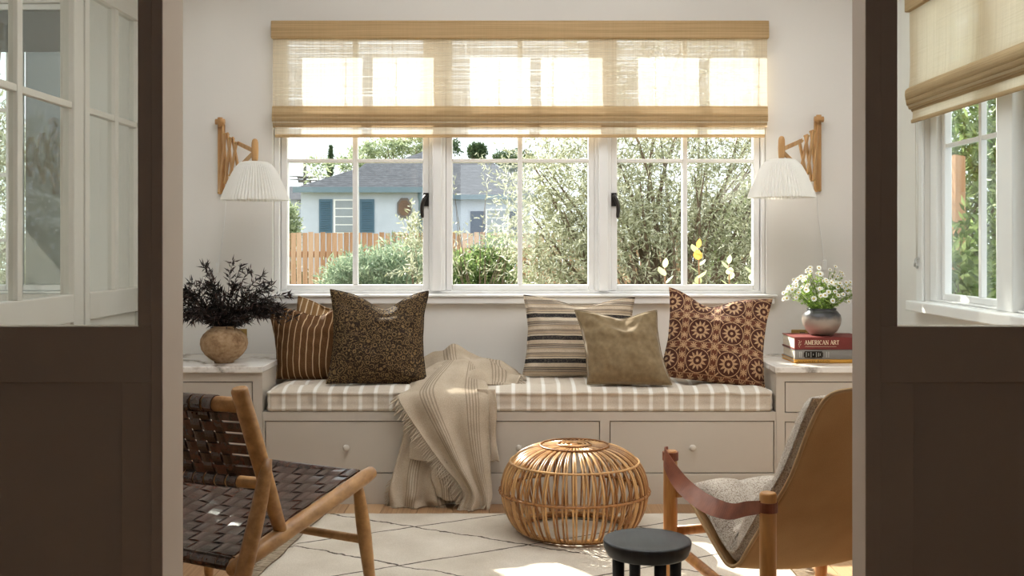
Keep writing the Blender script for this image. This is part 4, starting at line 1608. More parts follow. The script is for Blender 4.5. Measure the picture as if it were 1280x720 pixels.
# main diagonal panel
o, P = sheet([[(543, 456, 4.60), (563, 448, 4.62), (585, 447, 4.62), (603, 458, 4.60)],
              [(527, 466, 4.50), (555, 458, 4.50), (582, 456, 4.50), (605, 466, 4.50)],
              [(503, 489, 4.345), (535, 483, 4.350), (575, 482, 4.350), (609, 485, 4.345)],
              [(500, 500, 4.290), (535, 500, 4.270), (575, 500, 4.280), (611, 500, 4.290)],
              [(526, 540, 4.270), (552, 540, 4.250), (580, 540, 4.265), (612, 540, 4.275)],
              [(553, 580, 4.265), (570, 578, 4.235), (590, 580, 4.255), (614, 580, 4.265)],
              [(578, 612, 4.258), (590, 615, 4.228), (602, 617, 4.250), (615, 612, 4.255)],
              [(574, 633, 4.245), (586, 636, 4.222), (601, 634, 4.240), (613, 624, 4.250)]], 70, 50, 'cloth_panel', ff(0.024, 0, 1.0, 8.0), 0.0, 1.0)
fringe(o, [r[0] for r in P[20:64]], (-0.75, -0.35, -0.6), 0.042, 80, 0.0021)
fringe(o, P[-1], (-0.3, -0.5, -0.6), 0.022, 40, 0.0017)
# heap on the mattress
o, P = sheet([[(530, 464, 4.73), (556, 455, 4.74), (592, 456, 4.74), (626, 462, 4.74), (648, 468, 4.73)],
              [(528, 452, 4.69), (552, 440, 4.69), (580, 438, 4.69), (612, 451, 4.69), (640, 463, 4.69)],
              [(530, 463, 4.62), (553, 449, 4.62), (578, 445, 4.62), (612, 459, 4.62), (649, 466, 4.62)],
              [(527, 473, 4.52), (555, 463, 4.52), (585, 457, 4.52), (618, 465, 4.52), (652, 474, 4.52)],
              [(518, 480, 4.45), (550, 475, 4.44), (590, 470, 4.44), (618, 474, 4.44), (647, 482, 4.43)],
              [(520, 486, 4.40), (550, 484, 4.39), (590, 482, 4.38), (618, 483, 4.39), (640, 486, 4.40)]], 44, 60, 'cloth_heap',
             lambda u, v: Vector((0, 0, (0.013 * math.sin(v * 15 + u * 7) + 0.013 * math.sin(u * 14 - v * 8) + 0.014 * noise.noise(Vector((u * 6, v * 9, 1)))) * math.sin(PI * u) + 0.006)), 0.0, 1.0)
fringe(o, [r[-1] for r in P[6:40]], (0.6, -0.55, -0.25), 0.034, 50, 0.0018)

# =================================================================== RUG
rm_ = Mat('cream_wool_rug', 0.95, 0.05)
X_, Y_, Z_ = rm_.xyz()
w1_ = (rm_.noise(7, 3) - 0.5) * 0.05
w2_ = (rm_.noise(34, 3) - 0.5) * 0.016
uu = (X_ + 0.37 + w1_ + w2_) / 0.41
vv = (Y_ - 3.70 + w1_ * 0.5 + w2_) / 0.235
la = ((uu + vv + 1.0) / 2.0).frac() - 0.5
lb = ((uu - vv + 1.0) / 2.0).frac() - 0.5
thick = rm_.noise(26, 2) * 0.015 + 0.003
ln_ = (la.abs().gt(0.5 - thick)).max(lb.abs().gt(0.5 - thick))
pile = rm_.noise(260, 3)
soft = rm_.noise(5, 3)
base = rm_.ramp(pile * 0.4 + soft * 0.6, [(0.3, srgb(196, 184, 166)), (0.7, srgb(226, 217, 202))])
rm_.color(rm_.mix(ln_ * 0.9, base, srgb(74, 62, 52)))
rm_.bump(pile * 0.7 + rm_.noise(90, 2) * 0.3, 0.6, 0.006)
MAT['rug'] = rm_.m
RZ = 0.011
rug = thing('rug', 'cream wool rug with thin dark diamond lines', 'rug', (0, 3.2, 0))
def rugL(d): return -0.772 - (3.75 - d) * 0.09 + 0.008 * noise.noise(Vector((d * 6, 0, 0)))
def rugR(d): return 0.875 + 0.02 * (3.5 - d) + 0.008 * noise.noise(Vector((d * 6, 4, 0)))
m = MB()
P = []
for i in range(81):
    d = 2.36 + (4.154 - 2.36) * i / 80
    a, b = rugL(d), rugR(d)
    row = []
    for j in range(71):
        x = a + (b - a) * j / 70
        y = d + (0.010 * noise.noise(Vector((x * 9, 7, 0))) if i in (0, 80) else 0)
        e = min(i, 80 - i, j, 70 - j)
        row.append((x, y, (0.001 if e == 0 else RZ * 0.85 + 0.0015 * noise.noise(Vector((x * 12, d * 12, 3))))))
    P.append(row)
m.grid(P, flip=True)
m.build('pile', 'rug', rug)
fm_ = paint('rug_fringe', srgb(172, 156, 134), 0.95, 0.2, 40, 0)
m = MB()
for sg in (0, 1):
    for i in range(150):
        d = 2.6 + (4.12 - 2.6) * i / 150 + random.uniform(-.003, .003)
        x = rugL(d) if sg == 0 else rugR(d)
        s = -1 if sg == 0 else 1
        ln = random.uniform(0.045, 0.075)
        m.tube([(x - s * 0.004, d, 0.007), (x + s * ln * 0.3, d + random.uniform(-.004, .004), 0.0075), (x + s * ln * 0.7, d + random.uniform(-.010, .010), 0.004), (x + s * ln, d + random.uniform(-.016, .016), 0.003)], [0.0035, 0.004, 0.003, 0.0014], 5, cap=False)
o = m.build('fringe', fm_, rug); o['kind'] = 'stuff'

# =================================================================== RATTAN OTTOMAN
MAT['rattan'] = wood('rattan_cane', srgb(146, 100, 56), srgb(212, 168, 114), 0.28, (30, 30, 14), 1.0, 0.7, 0.05)
MAT['binding'] = wood('dark_binding', srgb(120, 76, 38), srgb(178, 124, 70), 0.4, (80, 80, 80), 1.0, 0.3, 0.1)
OC = Vector(((718 - VX) * 3.87 / F, 3.87, RZ))
ott = thing('rattan_ottoman', 'round open rattan ottoman on the cream rug', 'ottoman', OC)
PROF = [(0.030, 0.304), (0.070, 0.307), (0.122, 0.304), (0.172, 0.291), (0.215, 0.264), (0.244, 0.226), (0.258, 0.184), (0.261, 0.146), (0.254, 0.100), (0.236, 0.056), (0.213, 0.022), (0.188, 0.008)]
pts = crline([(r, 0, z) for r, z in PROF], 24)
NR = 46
ma = MB().tube(pts, 0.0040, 6).mesh('cane'); ma.materials.append(MAT['rattan'])
mb_ = MB().tube([(p.x, 0.0, p.z) for p in pts[4:]], 0.0038, 6).mesh('cane'); mb_.materials.append(MAT['rattan'])
for k in range(NR):
    a = 2 * PI * k / NR
    link('cane', ma, None, ott, loc=OC, rot=(0, 0, a + random.uniform(-.012, .012)))
    link('cane', mb_, None, ott, loc=OC, rot=(random.uniform(-.008, .008), 0, a + 0.050 + random.uniform(-.012, .012)))


def hoop(r, z, rad, mat, n=72, wav=0.0):
    p = [OC + Vector(((r + wav * math.sin(36 * t)) * math.cos(t), (r + wav * math.sin(36 * t)) * math.sin(t), z + wav * math.cos(36 * t))) for t in [2 * PI * i / n for i in range(n)]]
    return MB().loop(p, rad, 6)


for r, z, rad, mt in [(0.032, 0.311, 0.004, 'rattan'), (0.046, 0.312, 0.004, 'rattan'), (0.060, 0.3125, 0.0035, 'rattan'), (0.122, 0.309, 0.004, 'binding'), (0.230, 0.252, 0.004, 'rattan'), (0.2665, 0.148, 0.0042, 'binding'),
                      (0.2555, 0.148, 0.0045, 'rattan'), (0.221, 0.250, 0.004, 'binding'), (0.190, 0.0095, 0.0075, 'rattan'), (0.205, 0.018, 0.006, 'rattan'), (0.18, 0.012, 0.006, 'binding')]:
    hoop(r, z, rad, mt).build('hoop', mt, ott)
m = MB().lathe([(0.0, 0.313), (0.012, 0.314), (0.018, 0.310), (0.018, 0.302), (0.0, 0.300)], 20, OC)
m.build('centre_button', 'rattan', ott)
# wrapped bindings on the equator hoop
bw_ = MB()
for k in range(NR):
    a = 2 * PI * k / NR + 0.03
    c = OC + Vector((0.2612 * math.cos(a), 0.2612 * math.sin(a), 0.148))
    t = Vector((-math.sin(a), math.cos(a), 0)); nrm = Vector((math.cos(a), math.sin(a), 0))
    bw_.loop([c + nrm * 0.0105 * math.cos(q) + (Vector((0, 0, 1)) * 0.9 + t * 0.45) * 0.0088 * math.sin(q) for q in [2 * PI * i / 8 for i in range(8)]], 0.0018, 4)
o = bw_.build('cane_wrap', 'binding', ott); o['kind'] = 'stuff'

# =================================================================== BLACK STOOL
bk = Mat('black_stained_wood', 0.42, 0.45)
n_ = bk.noise(1.0, 5, (60, 5, 5), 0.6)
bk.color(bk.ramp(n_, [(0.3, (0.010, 0.010, 0.011)), (0.7, (0.028, 0.028, 0.030))])); bk.bump(n_, 0.15, 0.002)
MAT['black_wood'] = bk.m
SC = Vector(((809 - VX) * 2.75 / F, 2.75, 0))
stl = thing('stool', 'small round black wooden stool with four legs', 'stool', SC + Vector((0, 0, RZ)))
zt = 0.289
m = MB().lathe([(0.0, zt - 0.006), (0.05, zt - 0.005), (0.085, zt - 0.002), (0.104, zt), (0.110, zt - 0.001), (0.112, zt - 0.005), (0.110, zt - 0.020), (0.105, zt - 0.034), (0.102, zt - 0.038), (0.0, zt - 0.040)], 64, SC)
m.build('seat', 'black_wood', stl, recalc=True)
for k in range(4):
    a = math.radians(17 + 90 * k)
    p = SC + Vector((0.079 * math.cos(a), 0.079 * math.sin(a), 0))
    m = MB().tube([p + Vector((0, 0, RZ)), p + Vector((0, 0, 0.12)), p + Vector((0, 0, zt - 0.039))], [0.0125, 0.014, 0.0155], 16)
    m.build('leg', 'black_wood', stl)

# =================================================================== WOVEN LEATHER CHAIR
MAT['teak'] = wood('warm_teak', srgb(150, 106, 62), srgb(204, 156, 100), 0.36, (34, 10, 34), 1.0, 0.35, 0.06)
lm = Mat('dark_leather', 0.22, 0.8)
n_ = lm.noise(60, 4)
lm.color(lm.ramp(n_ + (lm.rand() - 0.5) * 0.3, [(0.3, srgb(44, 25, 18)), (0.7, srgb(82, 50, 37))])); lm.bump(lm.noise(240, 3), 0.2, 0.002)
MAT['leather'] = lm.m
CO = Vector((-0.655, 2.565, 0)); CU = Vector((0.485, 0.874, 0)).normalized(); CW = Vector((-CU.y, CU.x, 0)); WID = 0.58
def cp(a, b, z): return CO + CU * a + CW * b + Vector((0, 0, z))


lch = thing('lounge_chair', 'low teak lounge chair with dark woven leather straps', 'chair', cp(0.2, WID / 2, 0.0))
def rz(a): return 0.28 + 0.12 * a / 0.51
for b in (0.0, WID):
    sg = -1 if b == 0 else 1
    MB().tube([cp(-0.035, b, rz(-0.035)), cp(-0.02, b, rz(-0.02)), cp(0.1, b, rz(.1)), cp(0.3, b, rz(.3)), cp(0.485, b, rz(.485)), cp(0.518, b, rz(.518)), cp(0.528, b, rz(.528))],
              [0.012, 0.019, 0.021, 0.021, 0.021, 0.018, 0.009], 14).build('side_rail', 'teak', lch)
    q = [cp(0.455, b, 0.385), cp(0.468, b + sg * 0.005, 0.29), cp(0.485, b + sg * 0.012, 0.16), cp(0.502, b + sg * 0.02, RZ)]
    MB().tube(crline(q, 9), [0.012, 0.015, 0.018, 0.0195, 0.0195, 0.018, 0.016, 0.0145, 0.0125], 14).build('leg', 'teak', lch)
    q = [cp(0.152, b, 0.300), cp(0.10, b, 0.43), cp(0.05, b, 0.56), cp(-0.003, b, 0.694), cp(-0.004, b, 0.699)]
    MB().tube(q, [0.015, 0.020, 0.0215, 0.0205, 0.016], 14).build('back_post', 'teak', lch)
    q = [cp(0.070, b + sg * 0.024, 0.520), cp(0.03, b + sg * 0.028, 0.40), cp(-0.03, b + sg * 0.032, 0.25), cp(-0.085, b + sg * 0.036, 0.12), cp(-0.135, b + sg * 0.04, RZ)]
    MB().tube(crline(q, 11), [0.010, 0.0165, 0.019, 0.020, 0.021, 0.021, 0.020, 0.019, 0.017, 0.015, 0.013], 14).build('leg', 'teak', lch)


def ba(z): return 0.152 - (z - 0.305) / 0.395 * 0.155
for nm, a, z, r in (('front_bar', 0.492, rz(.492) - 0.004, 0.013), ('rear_bar', 0.0, rz(0) - 0.004, 0.014)):
    MB().tube([cp(a, 0, z), cp(a, WID, z)], r, 12).build(nm, 'teak', lch)
MB().tube([cp(0.475, 0.0, 0.225), cp(0.475, WID, 0.225)], [0.012, 0.012], 12).build('stretcher', 'teak', lch)
def bow(b): return math.sin(PI * b / WID)
for nm, z, r in (('top_rail', 0.655, 0.019), ('lower_rail', 0.452, 0.015)):
    MB().tube([cp(ba(z) - 0.03 * bow(b), b, z) for b in [WID * i / 12 for i in range(13)]], r, 12).build(nm, 'teak', lch)


def weave(n_a, n_b, fpos, fnorm, wa, wb, amp, wrap):
    """straps: n_a run along parameter s (0..1) at fixed t, n_b run along t at fixed s"""
    for i in range(n_a):
        t = (i + 0.5) / n_a
        P_, Wv = [], []
        ns = n_b * 4
        for k in range(ns + 1):
            s_ = k / ns
            p = fpos(s_, t); nn = fnorm(s_, t)
            ph = math.cos(PI * (s_ * n_b - 0.5 + i))
            P_.append(p + nn * amp * ph)
            d = (fpos(s_, min(1, t + 0.01)) - fpos(s_, max(0, t - 0.01))).normalized()
            Wv.append(d * wa / 2)
        MB().ribbon(P_, Wv, 0.0014).build('leather_strap', 'leather', lch)
    for j in range(n_b):
        s_ = (j + 0.5) / n_b
        P_, Wv = [], []
        nt_ = n_a * 4
        for k in range(nt_ + 1):
            t = k / nt_
            p = fpos(s_, t); nn = fnorm(s_, t)
            ph = -math.cos(PI * (t * n_a - 0.5 + j))
            P_.append(p + nn * amp * ph)
            d = (fpos(min(1, s_ + 0.01), t) - fpos(max(0, s_ - 0.01), t)).normalized()
            Wv.append(d * wb / 2)
        MB().ribbon(P_, Wv, 0.0014).build('leather_strap', 'leather', lch)


sl, sw_ = 0.49, WID - 0.046
def seatp(s_, t):
    a = 0.005 + sl * s_
    b = 0.023 + sw_ * t
    return cp(a, b, rz(a) + 0.014 - 0.024 * math.sin(PI * t) * (0.4 + 0.6 * math.sin(PI * s_)) )
weave(13, 10, seatp, lambda s_, t: Vector((0, 0, 1)), sw_ / 13 - 0.0025, sl / 10 - 0.003, 0.0028, 0)
bz0, bz1 = 0.468, 0.640
def backp(s_, t):
    z = bz0 + (bz1 - bz0) * s_
    b = 0.075 + (WID - 0.15) * t
    return cp(ba(z) - 0.03 * bow(b), b, z)
bn = -(CU * 0.93 + Vector((0, 0, 0.36)))
weave(13, 6, backp, lambda s_, t: bn, (WID - 0.15) / 13 - 0.0055, 0.172 / 6 * 1.07 - 0.0055, 0.0026, 0)
for i in range(13):
    t = (i + 0.5) / 13
    for s_, z in ((0.0, rz(0) - 0.004), (1.0, rz(.492) - 0.004)):
        b = 0.023 + sw_ * t
        c = cp(0.0 if s_ == 0 else 0.492, b, z)
        P_ = [c + CU * 0.0165 * math.cos(q) + Vector((0, 0, 0.0165 * math.sin(q))) for q in [2 * PI * k / 14 for k in range(15)]]
        MB().ribbon(P_, [CW * (sw_ / 13 - 0.0025) / 2] * 15, 0.0012).build('strap_loop', 'leather', lch)
# straps wrapped over the top and lower rails
for i in range(13):
    t = (i + 0.5) / 13
    b = 0.075 + (WID - 0.15) * t
    for z, r in ((0.655, 0.0205), (0.452, 0.0165)):
        c = cp(ba(z) - 0.03 * bow(b), b, z)
        w_ = CW * ((WID - 0.15) / 13 - 0.003) / 2
        P_ = [c + CU * r * math.cos(q) + Vector((0, 0, r * math.sin(q))) for q in [2 * PI * k / 14 for k in range(15)]]
        MB().ribbon(P_, [w_] * 15, 0.0012).build('strap_loop', 'leather', lch)
# horizontal back straps wrap to the posts
for j in range(6):
    s_ = (j + 0.5) / 6
    z = bz0 + (bz1 - bz0) * s_
    for b0, b1 in ((0.0, 0.08), (WID - 0.08, WID)):
        P_ = [cp(ba(z) - 0.03 * bow(b), b, z) - CU * 0.004 for b in (b0, (b0 + b1) / 2, b1)]
        MB().ribbon(P_, [Vector((0, 0, 0.0115)) - CU * 0.004] * 3, 0.0014).build('leather_strap', 'leather', lch)

# =================================================================== CANVAS SLING CHAIR
MAT['beech'] = wood('oiled_beech', srgb(156, 98, 46), srgb(204, 148, 84), 0.36, (40, 40, 5), 1.0, 0.3, 0.05)
cv = Mat('tan_canvas', 0.85, 0.15)
wv = cv.noise(520, 2); bl = cv.noise(5, 3)
cv.color(cv.ramp(wv * 0.3 + bl * 0.7, [(0.3, srgb(184, 144, 98)), (0.7, srgb(208, 170, 122))])); cv.bump(wv, 0.3, 0.002)
MAT['canvas'] = cv.m
MAT['hem'] = paint('canvas_hem', srgb(198, 166, 124), 0.85, 0.08, 60, 0.1)
ck = Mat('knit_cushion', 0.95, 0.1)
vr = ck.voro(260)
nn_ = ck.noise(14, 3)
ck.color(ck.ramp(vr * 0.6 + nn_ * 0.5, [(0.25, srgb(222, 214, 202)), (0.55, srgb(196, 184, 169)), (0.8, srgb(150, 135, 120))])); ck.bump(vr, 0.6, 0.004)
MAT['knit'] = ck.m
rl = Mat('russet_leather', 0.5, 0.4)
rl.color(rl.ramp(rl.noise(24, 4), [(0.3, srgb(112, 56, 34)), (0.7, srgb(142, 78, 50))])); rl.bump(rl.noise(300, 2), 0.15, 0.001)
MAT['russet'] = rl.m

SO = Vector((0.609, 2.61, 0)); SU = Vector((-0.289, 0.957, 0)).normalized(); SW = Vector((SU.y, -SU.x, 0))
def sp(a, b, z): return SO + SU * a + SW * b + Vector((0, 0, z))


WS = 0.50
sch = thing('sling_chair', 'low tan canvas sling chair with knitted cushion and leather arm straps', 'chair', sp(0.25, WS / 2, 0))
for a in (0.0, 0.554):
    for b in (0.0, WS):
        zt = 0.44
        MB().tube([sp(a, b, RZ), sp(a, b, 0.06), sp(a, b, 0.25), sp(a, b, zt - 0.004), sp(a, b, zt)], [0.016, 0.019, 0.0205, 0.0205, 0.017], 16).build('leg', 'beech', sch)
for b in (0.0, WS):
    MB().tube([sp(0.0, b, 0.125), sp(0.554, b, 0.175)], 0.0145, 12).build('side_stretcher', 'beech', sch)
MB().tube([sp(0.554, 0, 0.205), sp(0.554, WS, 0.205)], 0.014, 12).build('front_stretcher', 'beech', sch)
MB().tube([sp(0.0, 0, 0.165), sp(0.0, WS, 0.165)], 0.014, 12).build('rear_stretcher', 'beech', sch)
MB().tube([sp(0.535, 0.01, 0.318), sp(0.535, WS - 0.01, 0.318)], 0.012, 12).build('front_bar', 'beech', sch)

SPR = [(0.545, 0.330), (0.46, 0.285), (0.375, 0.236), (0.31, 0.200), (0.262, 0.185), (0.21, 0.205), (0.15, 0.268), (0.05, 0.378), (-0.045, 0.485), (-0.125, 0.612), (-0.185, 0.690), (-0.205, 0.712)]
spl = crline([(a, 0, z) for a, z in SPR], 61)


def spn(k):
    t = (spl[min(k + 1, 60)] - spl[max(k - 1, 0)]).normalized()
    return Vector((t.z, 0, -t.x))


def sling_b(k, t):
    """width parameter: back top corners are rounded"""
    f = k / 60
    inset = 0.035
    top = max(0.0, (f - 0.86) / 0.14)
    inset += 0.10 * (1 - math.sqrt(max(0.0, 1 - top * top)))
    return inset + (WS - 2 * inset) * t


P = []
for k in range(61):
    row = []
    n_ = spn(k)
    for j in range(31):
        t = j / 30
        b = sling_b(k, t)
        q = spl[k] - n_ * (0.020 * math.sin(PI * t) * math.sin(PI * min(1, k / 55)))
        row.append(sp(q.x, b, q.z))
    P.append(row)
m = MB(); m.grid(P)
m.build('sling', 'canvas', sch, solid=0.005)
edge = [P[k][0] for k in range(61)]
MB().tube(edge, 0.0052, 6).build('hem', 'hem', sch)
edge = [P[k][-1] for k in range(61)]
MB().tube(edge, 0.0052, 6).build('hem', 'hem', sch)
MB().tube(P[-1], 0.0052, 6).build('hem', 'hem', sch)

# cushion: closed padded shell following the sling
k0, k1 = 2, 52
K, J = 54, 34
def cush(kf, t, lay):
    k = k0 + (k1 - k0) * kf
    i = int(min(k, 59)); f = k - i
    c = spl[i].lerp(spl[i + 1], f)
    n_ = spn(i).lerp(spn(i + 1), f).normalized()
    b = 0.040 + (WS - 0.08) * t
    e = min(kf, 1 - kf, t * 0.75, (1 - t) * 0.75)
    rnd = min(1.0, math.sqrt(max(0.0, e) / 0.045))
    base = 0.006 - 0.016 * math.sin(PI * t) * math.sin(PI * min(1, k / 55))
    if lay == 0:
        h = base + 0.030 * (1 - rnd)
    else:
        tx = abs(math.sin(PI * t * 3)); tk = abs(math.sin(PI * kf * 4))
        h = base + 0.030 + rnd * (0.022 + 0.012 * math.sin(PI * kf) + 0.042 * (tx ** 0.4) * (tk ** 0.4)) + 0.004 * noise.noise(Vector((t * 7, kf * 9, 2)))
    q = c + n_ * h
    return sp(q.x, b, q.z)
A = [[cush(i / K, j / J, 0) for j in range(J + 1)] for i in range(K + 1)]
B = [[cush(i / K, j / J, 1) for j in range(J + 1)] for i in range(K + 1)]
m = MB(); m.grid(A, flip=True); m.grid(B)
rimA = [A[i][0] for i in range(K + 1)] + [A[K][j] for j in range(1, J + 1)] + [A[i][J] for i in range(K - 1, -1, -1)] + [A[0][j] for j in range(J - 1, 0, -1)]
rimB = [B[i][0] for i in range(K + 1)] + [B[K][j] for j in range(1, J + 1)] + [B[i][J] for i in range(K - 1, -1, -1)] + [B[0][j] for j in range(J - 1, 0, -1)]
n = len(rimA)
m.add(rimA + rimB, [(i, (i + 1) % n, n + (i + 1) % n, n + i) for i in range(n)], True)
cu = m.build('cushion', 'knit', sch, recalc=True)
MB().loop([rimB[i] for i in range(0, n, 2)], 0.0042, 5).build('piping', 'knit', cu)

for b, sg in ((0.0, -1), (WS, 1)):
    o_ = SW * (sg * 0.022)
    pts = [sp(0.572, b, 0.424), sp(0.545, b, 0.424) + o_, sp(0.48, b, 0.392) + o_ * 1.2, sp(0.40, b, 0.366) + o_ * 1.2, sp(0.28, b, 0.352) + o_ * 1.2, sp(0.15, b, 0.360) + o_ * 1.2, sp(0.06, b, 0.388) + o_ * 1.1, sp(0.0, b, 0.405) + o_]
    ctr = crline(pts, 81)
    wl = []
    for k in range(81):
        f = k / 80
        tw = math.sin(PI * min(1, max(0, (f - 0.1) / 0.8)))
        up = Vector((0, 0, 1)) * (1 - 0.35 * tw) + SW * (-sg) * (0.5 * tw)
        hwid = 0.024 * (1 - 0.35 * max(0, f - 0.6) / 0.4)
        wl.append(up.normalized() * hwid)
    MB().ribbon(ctr, wl, 0.0016).build('arm_strap', 'russet', sch)
    for a, z in ((0.554, 0.424), (0.0, 0.405)):
        c = sp(a, b, z)
        P_ = [c + Vector((math.cos(q) * 0.0222, math.sin(q) * 0.0222, 0)) for q in [2 * PI * k / 18 for k in range(19)]]
        MB().ribbon(P_, [Vector((0, 0, 0.012))] * 19, 0.0013).build('strap_loop', 'russet', sch)

# =================================================================== OUTDOORS
GZ = -0.75
gm = Mat('garden_soil', 0.95, 0.1)
n_ = gm.noise(2.0, 6); gm.color(gm.ramp(n_, [(0.35, srgb(96, 84, 62)), (0.6, srgb(120, 122, 78))])); gm.bump(n_, 0.4, 0.05)
m = MB()
P = [[(x, y, GZ + 0.06 * noise.noise(Vector((x * 0.5, y * 0.5, 0)))) for y in np.linspace(5.1, 70, 40)] for x in np.linspace(-40, 40, 50)]
m.grid(P, flip=True)
struct(m.build('ground', gm.m), 'garden ground outside the windows', 'ground')

# ------------------------------------------------------------------ fence
fw = Mat('cedar_board', 0.75, 0.2)
r_ = fw.rand(); n_ = fw.noise(1.0, 5, (30, 30, 2.2), 0.6)
fw.color(fw.ramp(n_ * 0.7 + r_ * 0.4, [(0.3, srgb(158, 116, 86)), (0.55, srgb(190, 148, 116)), (0.8, srgb(208, 172, 144))])); fw.bump(n_, 0.2, 0.005)
MAT['cedar'] = fw.m
FD = 16.0
fen = thing('board_fence', 'vertical cedar board fence below the shuttered house', 'fence', (-0.5, FD, GZ))
ft = W(0, 291, FD).z
bw_, bs_ = 0.0715, 0.0877
bm2 = MB(); bm2.box(-bw_ / 2, bw_ / 2, -0.009, 0.009, GZ, ft)
bme = bm2.mesh('fence_board'); bme.materials.append(MAT['cedar'])
x = W(300, 0, FD).x
k = 0
while x < W(1010, 0, FD).x:
    link('fence_board', bme, None, fen, loc=(x, FD + random.uniform(-.004, .004), random.uniform(-.012, .012)), rot=(0, random.uniform(-.004, .004), 0))
    x += bs_
for z in (GZ + 0.35, ft - 0.32):
    m = MB(); m.box(W(295, 0, FD).x, W(1012, 0, FD).x, FD + 0.012, FD + 0.05, z - 0.045, z + 0.045)
    m.build('fence_rail', 'cedar', fen)

# ------------------------------------------------------------------ house
stc = Mat('pale_blue_stucco', 0.9, 0.1)
n_ = stc.noise(3, 4); stc.color(stc.ramp(n_, [(0.3, (0.50, 0.54, 0.61)), (0.7, (0.56, 0.60, 0.67))])); stc.bump(stc.noise(30, 3), 0.3, 0.02)
sh_ = Mat('grey_shingle', 1.0, 0.0)
X_, Y_, Z_ = sh_.xyz()
course = ((Z_ + 9.0) / 0.055).frac()
n_ = sh_.noise(1.0, 3, (7, 7, 22)); n2 = sh_.noise(26, 2)
sh_.color(sh_.ramp(n_ * 0.6 + n2 * 0.2 + course * 0.25, [(0.25, srgb(70, 71, 74)), (0.6, srgb(98, 99, 103)), (0.85, srgb(124, 126, 130))])); sh_.bump(course, 0.5, 0.02)
MAT['stucco'], MAT['shingle'] = stc.m, sh_.m
MAT['bluepaint'] = paint('teal_blue_paint', srgb(88, 114, 132), 0.6, 0.05, 6, 0.03)
MAT['fascia'] = paint('slate_blue_fascia', srgb(112, 130, 140), 0.6, 0.05, 6, 0.02)
MAT['navy'] = paint('navy_paint', srgb(56, 72, 94), 0.6, 0.05, 6, 0.02)
MAT['brownglass'] = paint('amber_glass', srgb(120, 92, 72), 0.25, 0.35, 3, 0)
MAT['greyglass'] = paint('grey_curtained_glass', srgb(150, 156, 162), 0.2, 0.08, 3, 0)
HD, MD = 26.0, 30.0
hs = thing('house', 'pale blue stucco house with grey hip roof and blue shutters', 'house', W(520, 330, MD))
a, b = W(376, 236, HD), W(528, 236, HD)
ze = a.z
m = MB(); m.box(a.x, b.x, HD, MD + 3, GZ, ze); m.build('wall', 'stucco', hs)
a2, b2 = W(400, 246, MD), W(662, 246, MD)
m = MB(); m.box(b.x + 0.01, b2.x, MD, MD + 4, GZ, ze - 0.01); m.build('wall', 'stucco', hs)
# roofs
e0, e1 = W(366, 236, HD - 0.25), W(532, 236, HD - 0.25)
ap = Vector(((e0.x + e1.x) / 2 + 0.05, HD + 1.5, W(0, 205, HD + 1.5).z))
back = Vector((ap.x, MD + 3.5, ap.z))
el, er = Vector((e0.x, HD - 0.25, ze)), Vector((e1.x, HD - 0.25, ze))
elb, erb = Vector((e0.x, MD + 3.5, ze)), Vector((e1.x, MD + 3.5, ze))
m = MB(); m.add([el, er, ap, elb, erb, back], [(0, 1, 2), (0, 2, 5, 3), (1, 4, 5, 2), (0, 3, 4, 1)])
m.build('roof', 'shingle', hs)
r0, r1 = W(360, 246, MD - 0.25), W(671, 246, MD - 0.25)
rl, rr = Vector((ap.x - 1.6, MD - 0.25, ze)), Vector((r1.x, MD - 0.25, ze))
rlb, rrb = rl + Vector((0, 7, 0)), rr + Vector((0, 7, 0))
zr = W(0, 200, MD + 3.2).z
rgl = Vector((W(462, 0, MD + 3.2).x, MD + 3.2, zr)); rgr = Vector((W(612, 0, MD + 3.2).x, MD + 3.2, zr))
m = MB(); m.add([rl, rr, rgr, rgl, rlb, rrb], [(0, 1, 2, 3), (1, 5, 2), (0, 3, 4), (5, 4, 3, 2), (0, 4, 5, 1)])
m.build('roof', 'shingle', hs)
u0 = W(500, 200, MD + 4)
m = MB()
u1, u2, u3 = W(490, 203, MD + 3.6), W(560, 203, MD + 3.6), W(536, 187, MD + 5)
m.add([u1, u2, u3, u1 + Vector((0, 3, 0)), u2 + Vector((0, 3, 0))], [(0, 1, 2), (1, 4, 2), (0, 2, 3), (2, 4, 3), (0, 3, 4, 1)])
m.build('roof', 'shingle', hs)
m = MB(); m.box(e0.x, e1.x, HD - 0.27, HD - 0.23, ze - 0.10, ze + 0.03); m.build('fascia', 'fascia', hs)
m = MB(); m.box(b.x, r1.x, MD - 0.27, MD - 0.23, ze - 0.10, ze + 0.03); m.build('fascia', 'fascia', hs)
m = MB(); m.box(a.x, b.x, HD - 0.23, HD, ze - 0.06, ze - 0.02); m.box(b.x + .01, b2.x, MD - 0.23, MD, ze - 0.06, ze - 0.02); m.build('soffit', 'fascia', hs)


def rect(name, x0, x1, y0, y1, D, dep, mat, parent=hs, out=0.0):
    p, q = W(x0, y0, D), W(x1, y1, D)
    m = MB(); m.box(p.x, q.x, D - dep - out, D - out, q.z, p.z)
    return m.build(name, mat, parent)


def shutter(x0, x1, y0, y1, D):
    s_ = rect('shutter', x0, x1, y0, y1, D, 0.03, 'bluepaint')
    p, q = W(x0, y0, D), W(x1, y1, D)
    m = MB()
    nsl = 16
    for k in range(nsl):
        z = q.z + 0.05 + (p.z - q.z - 0.1) * (k + 0.5) / nsl
        m.obox(((p.x + q.x) / 2, D - 0.042, z), ((q.x - p.x) / 2 - 0.04, 0, 0), (0, 0.012, 0.012), (0, 0.004, -0.004))
    lv = m.build('louver', 'bluepaint', s_); lv['kind'] = 'stuff'


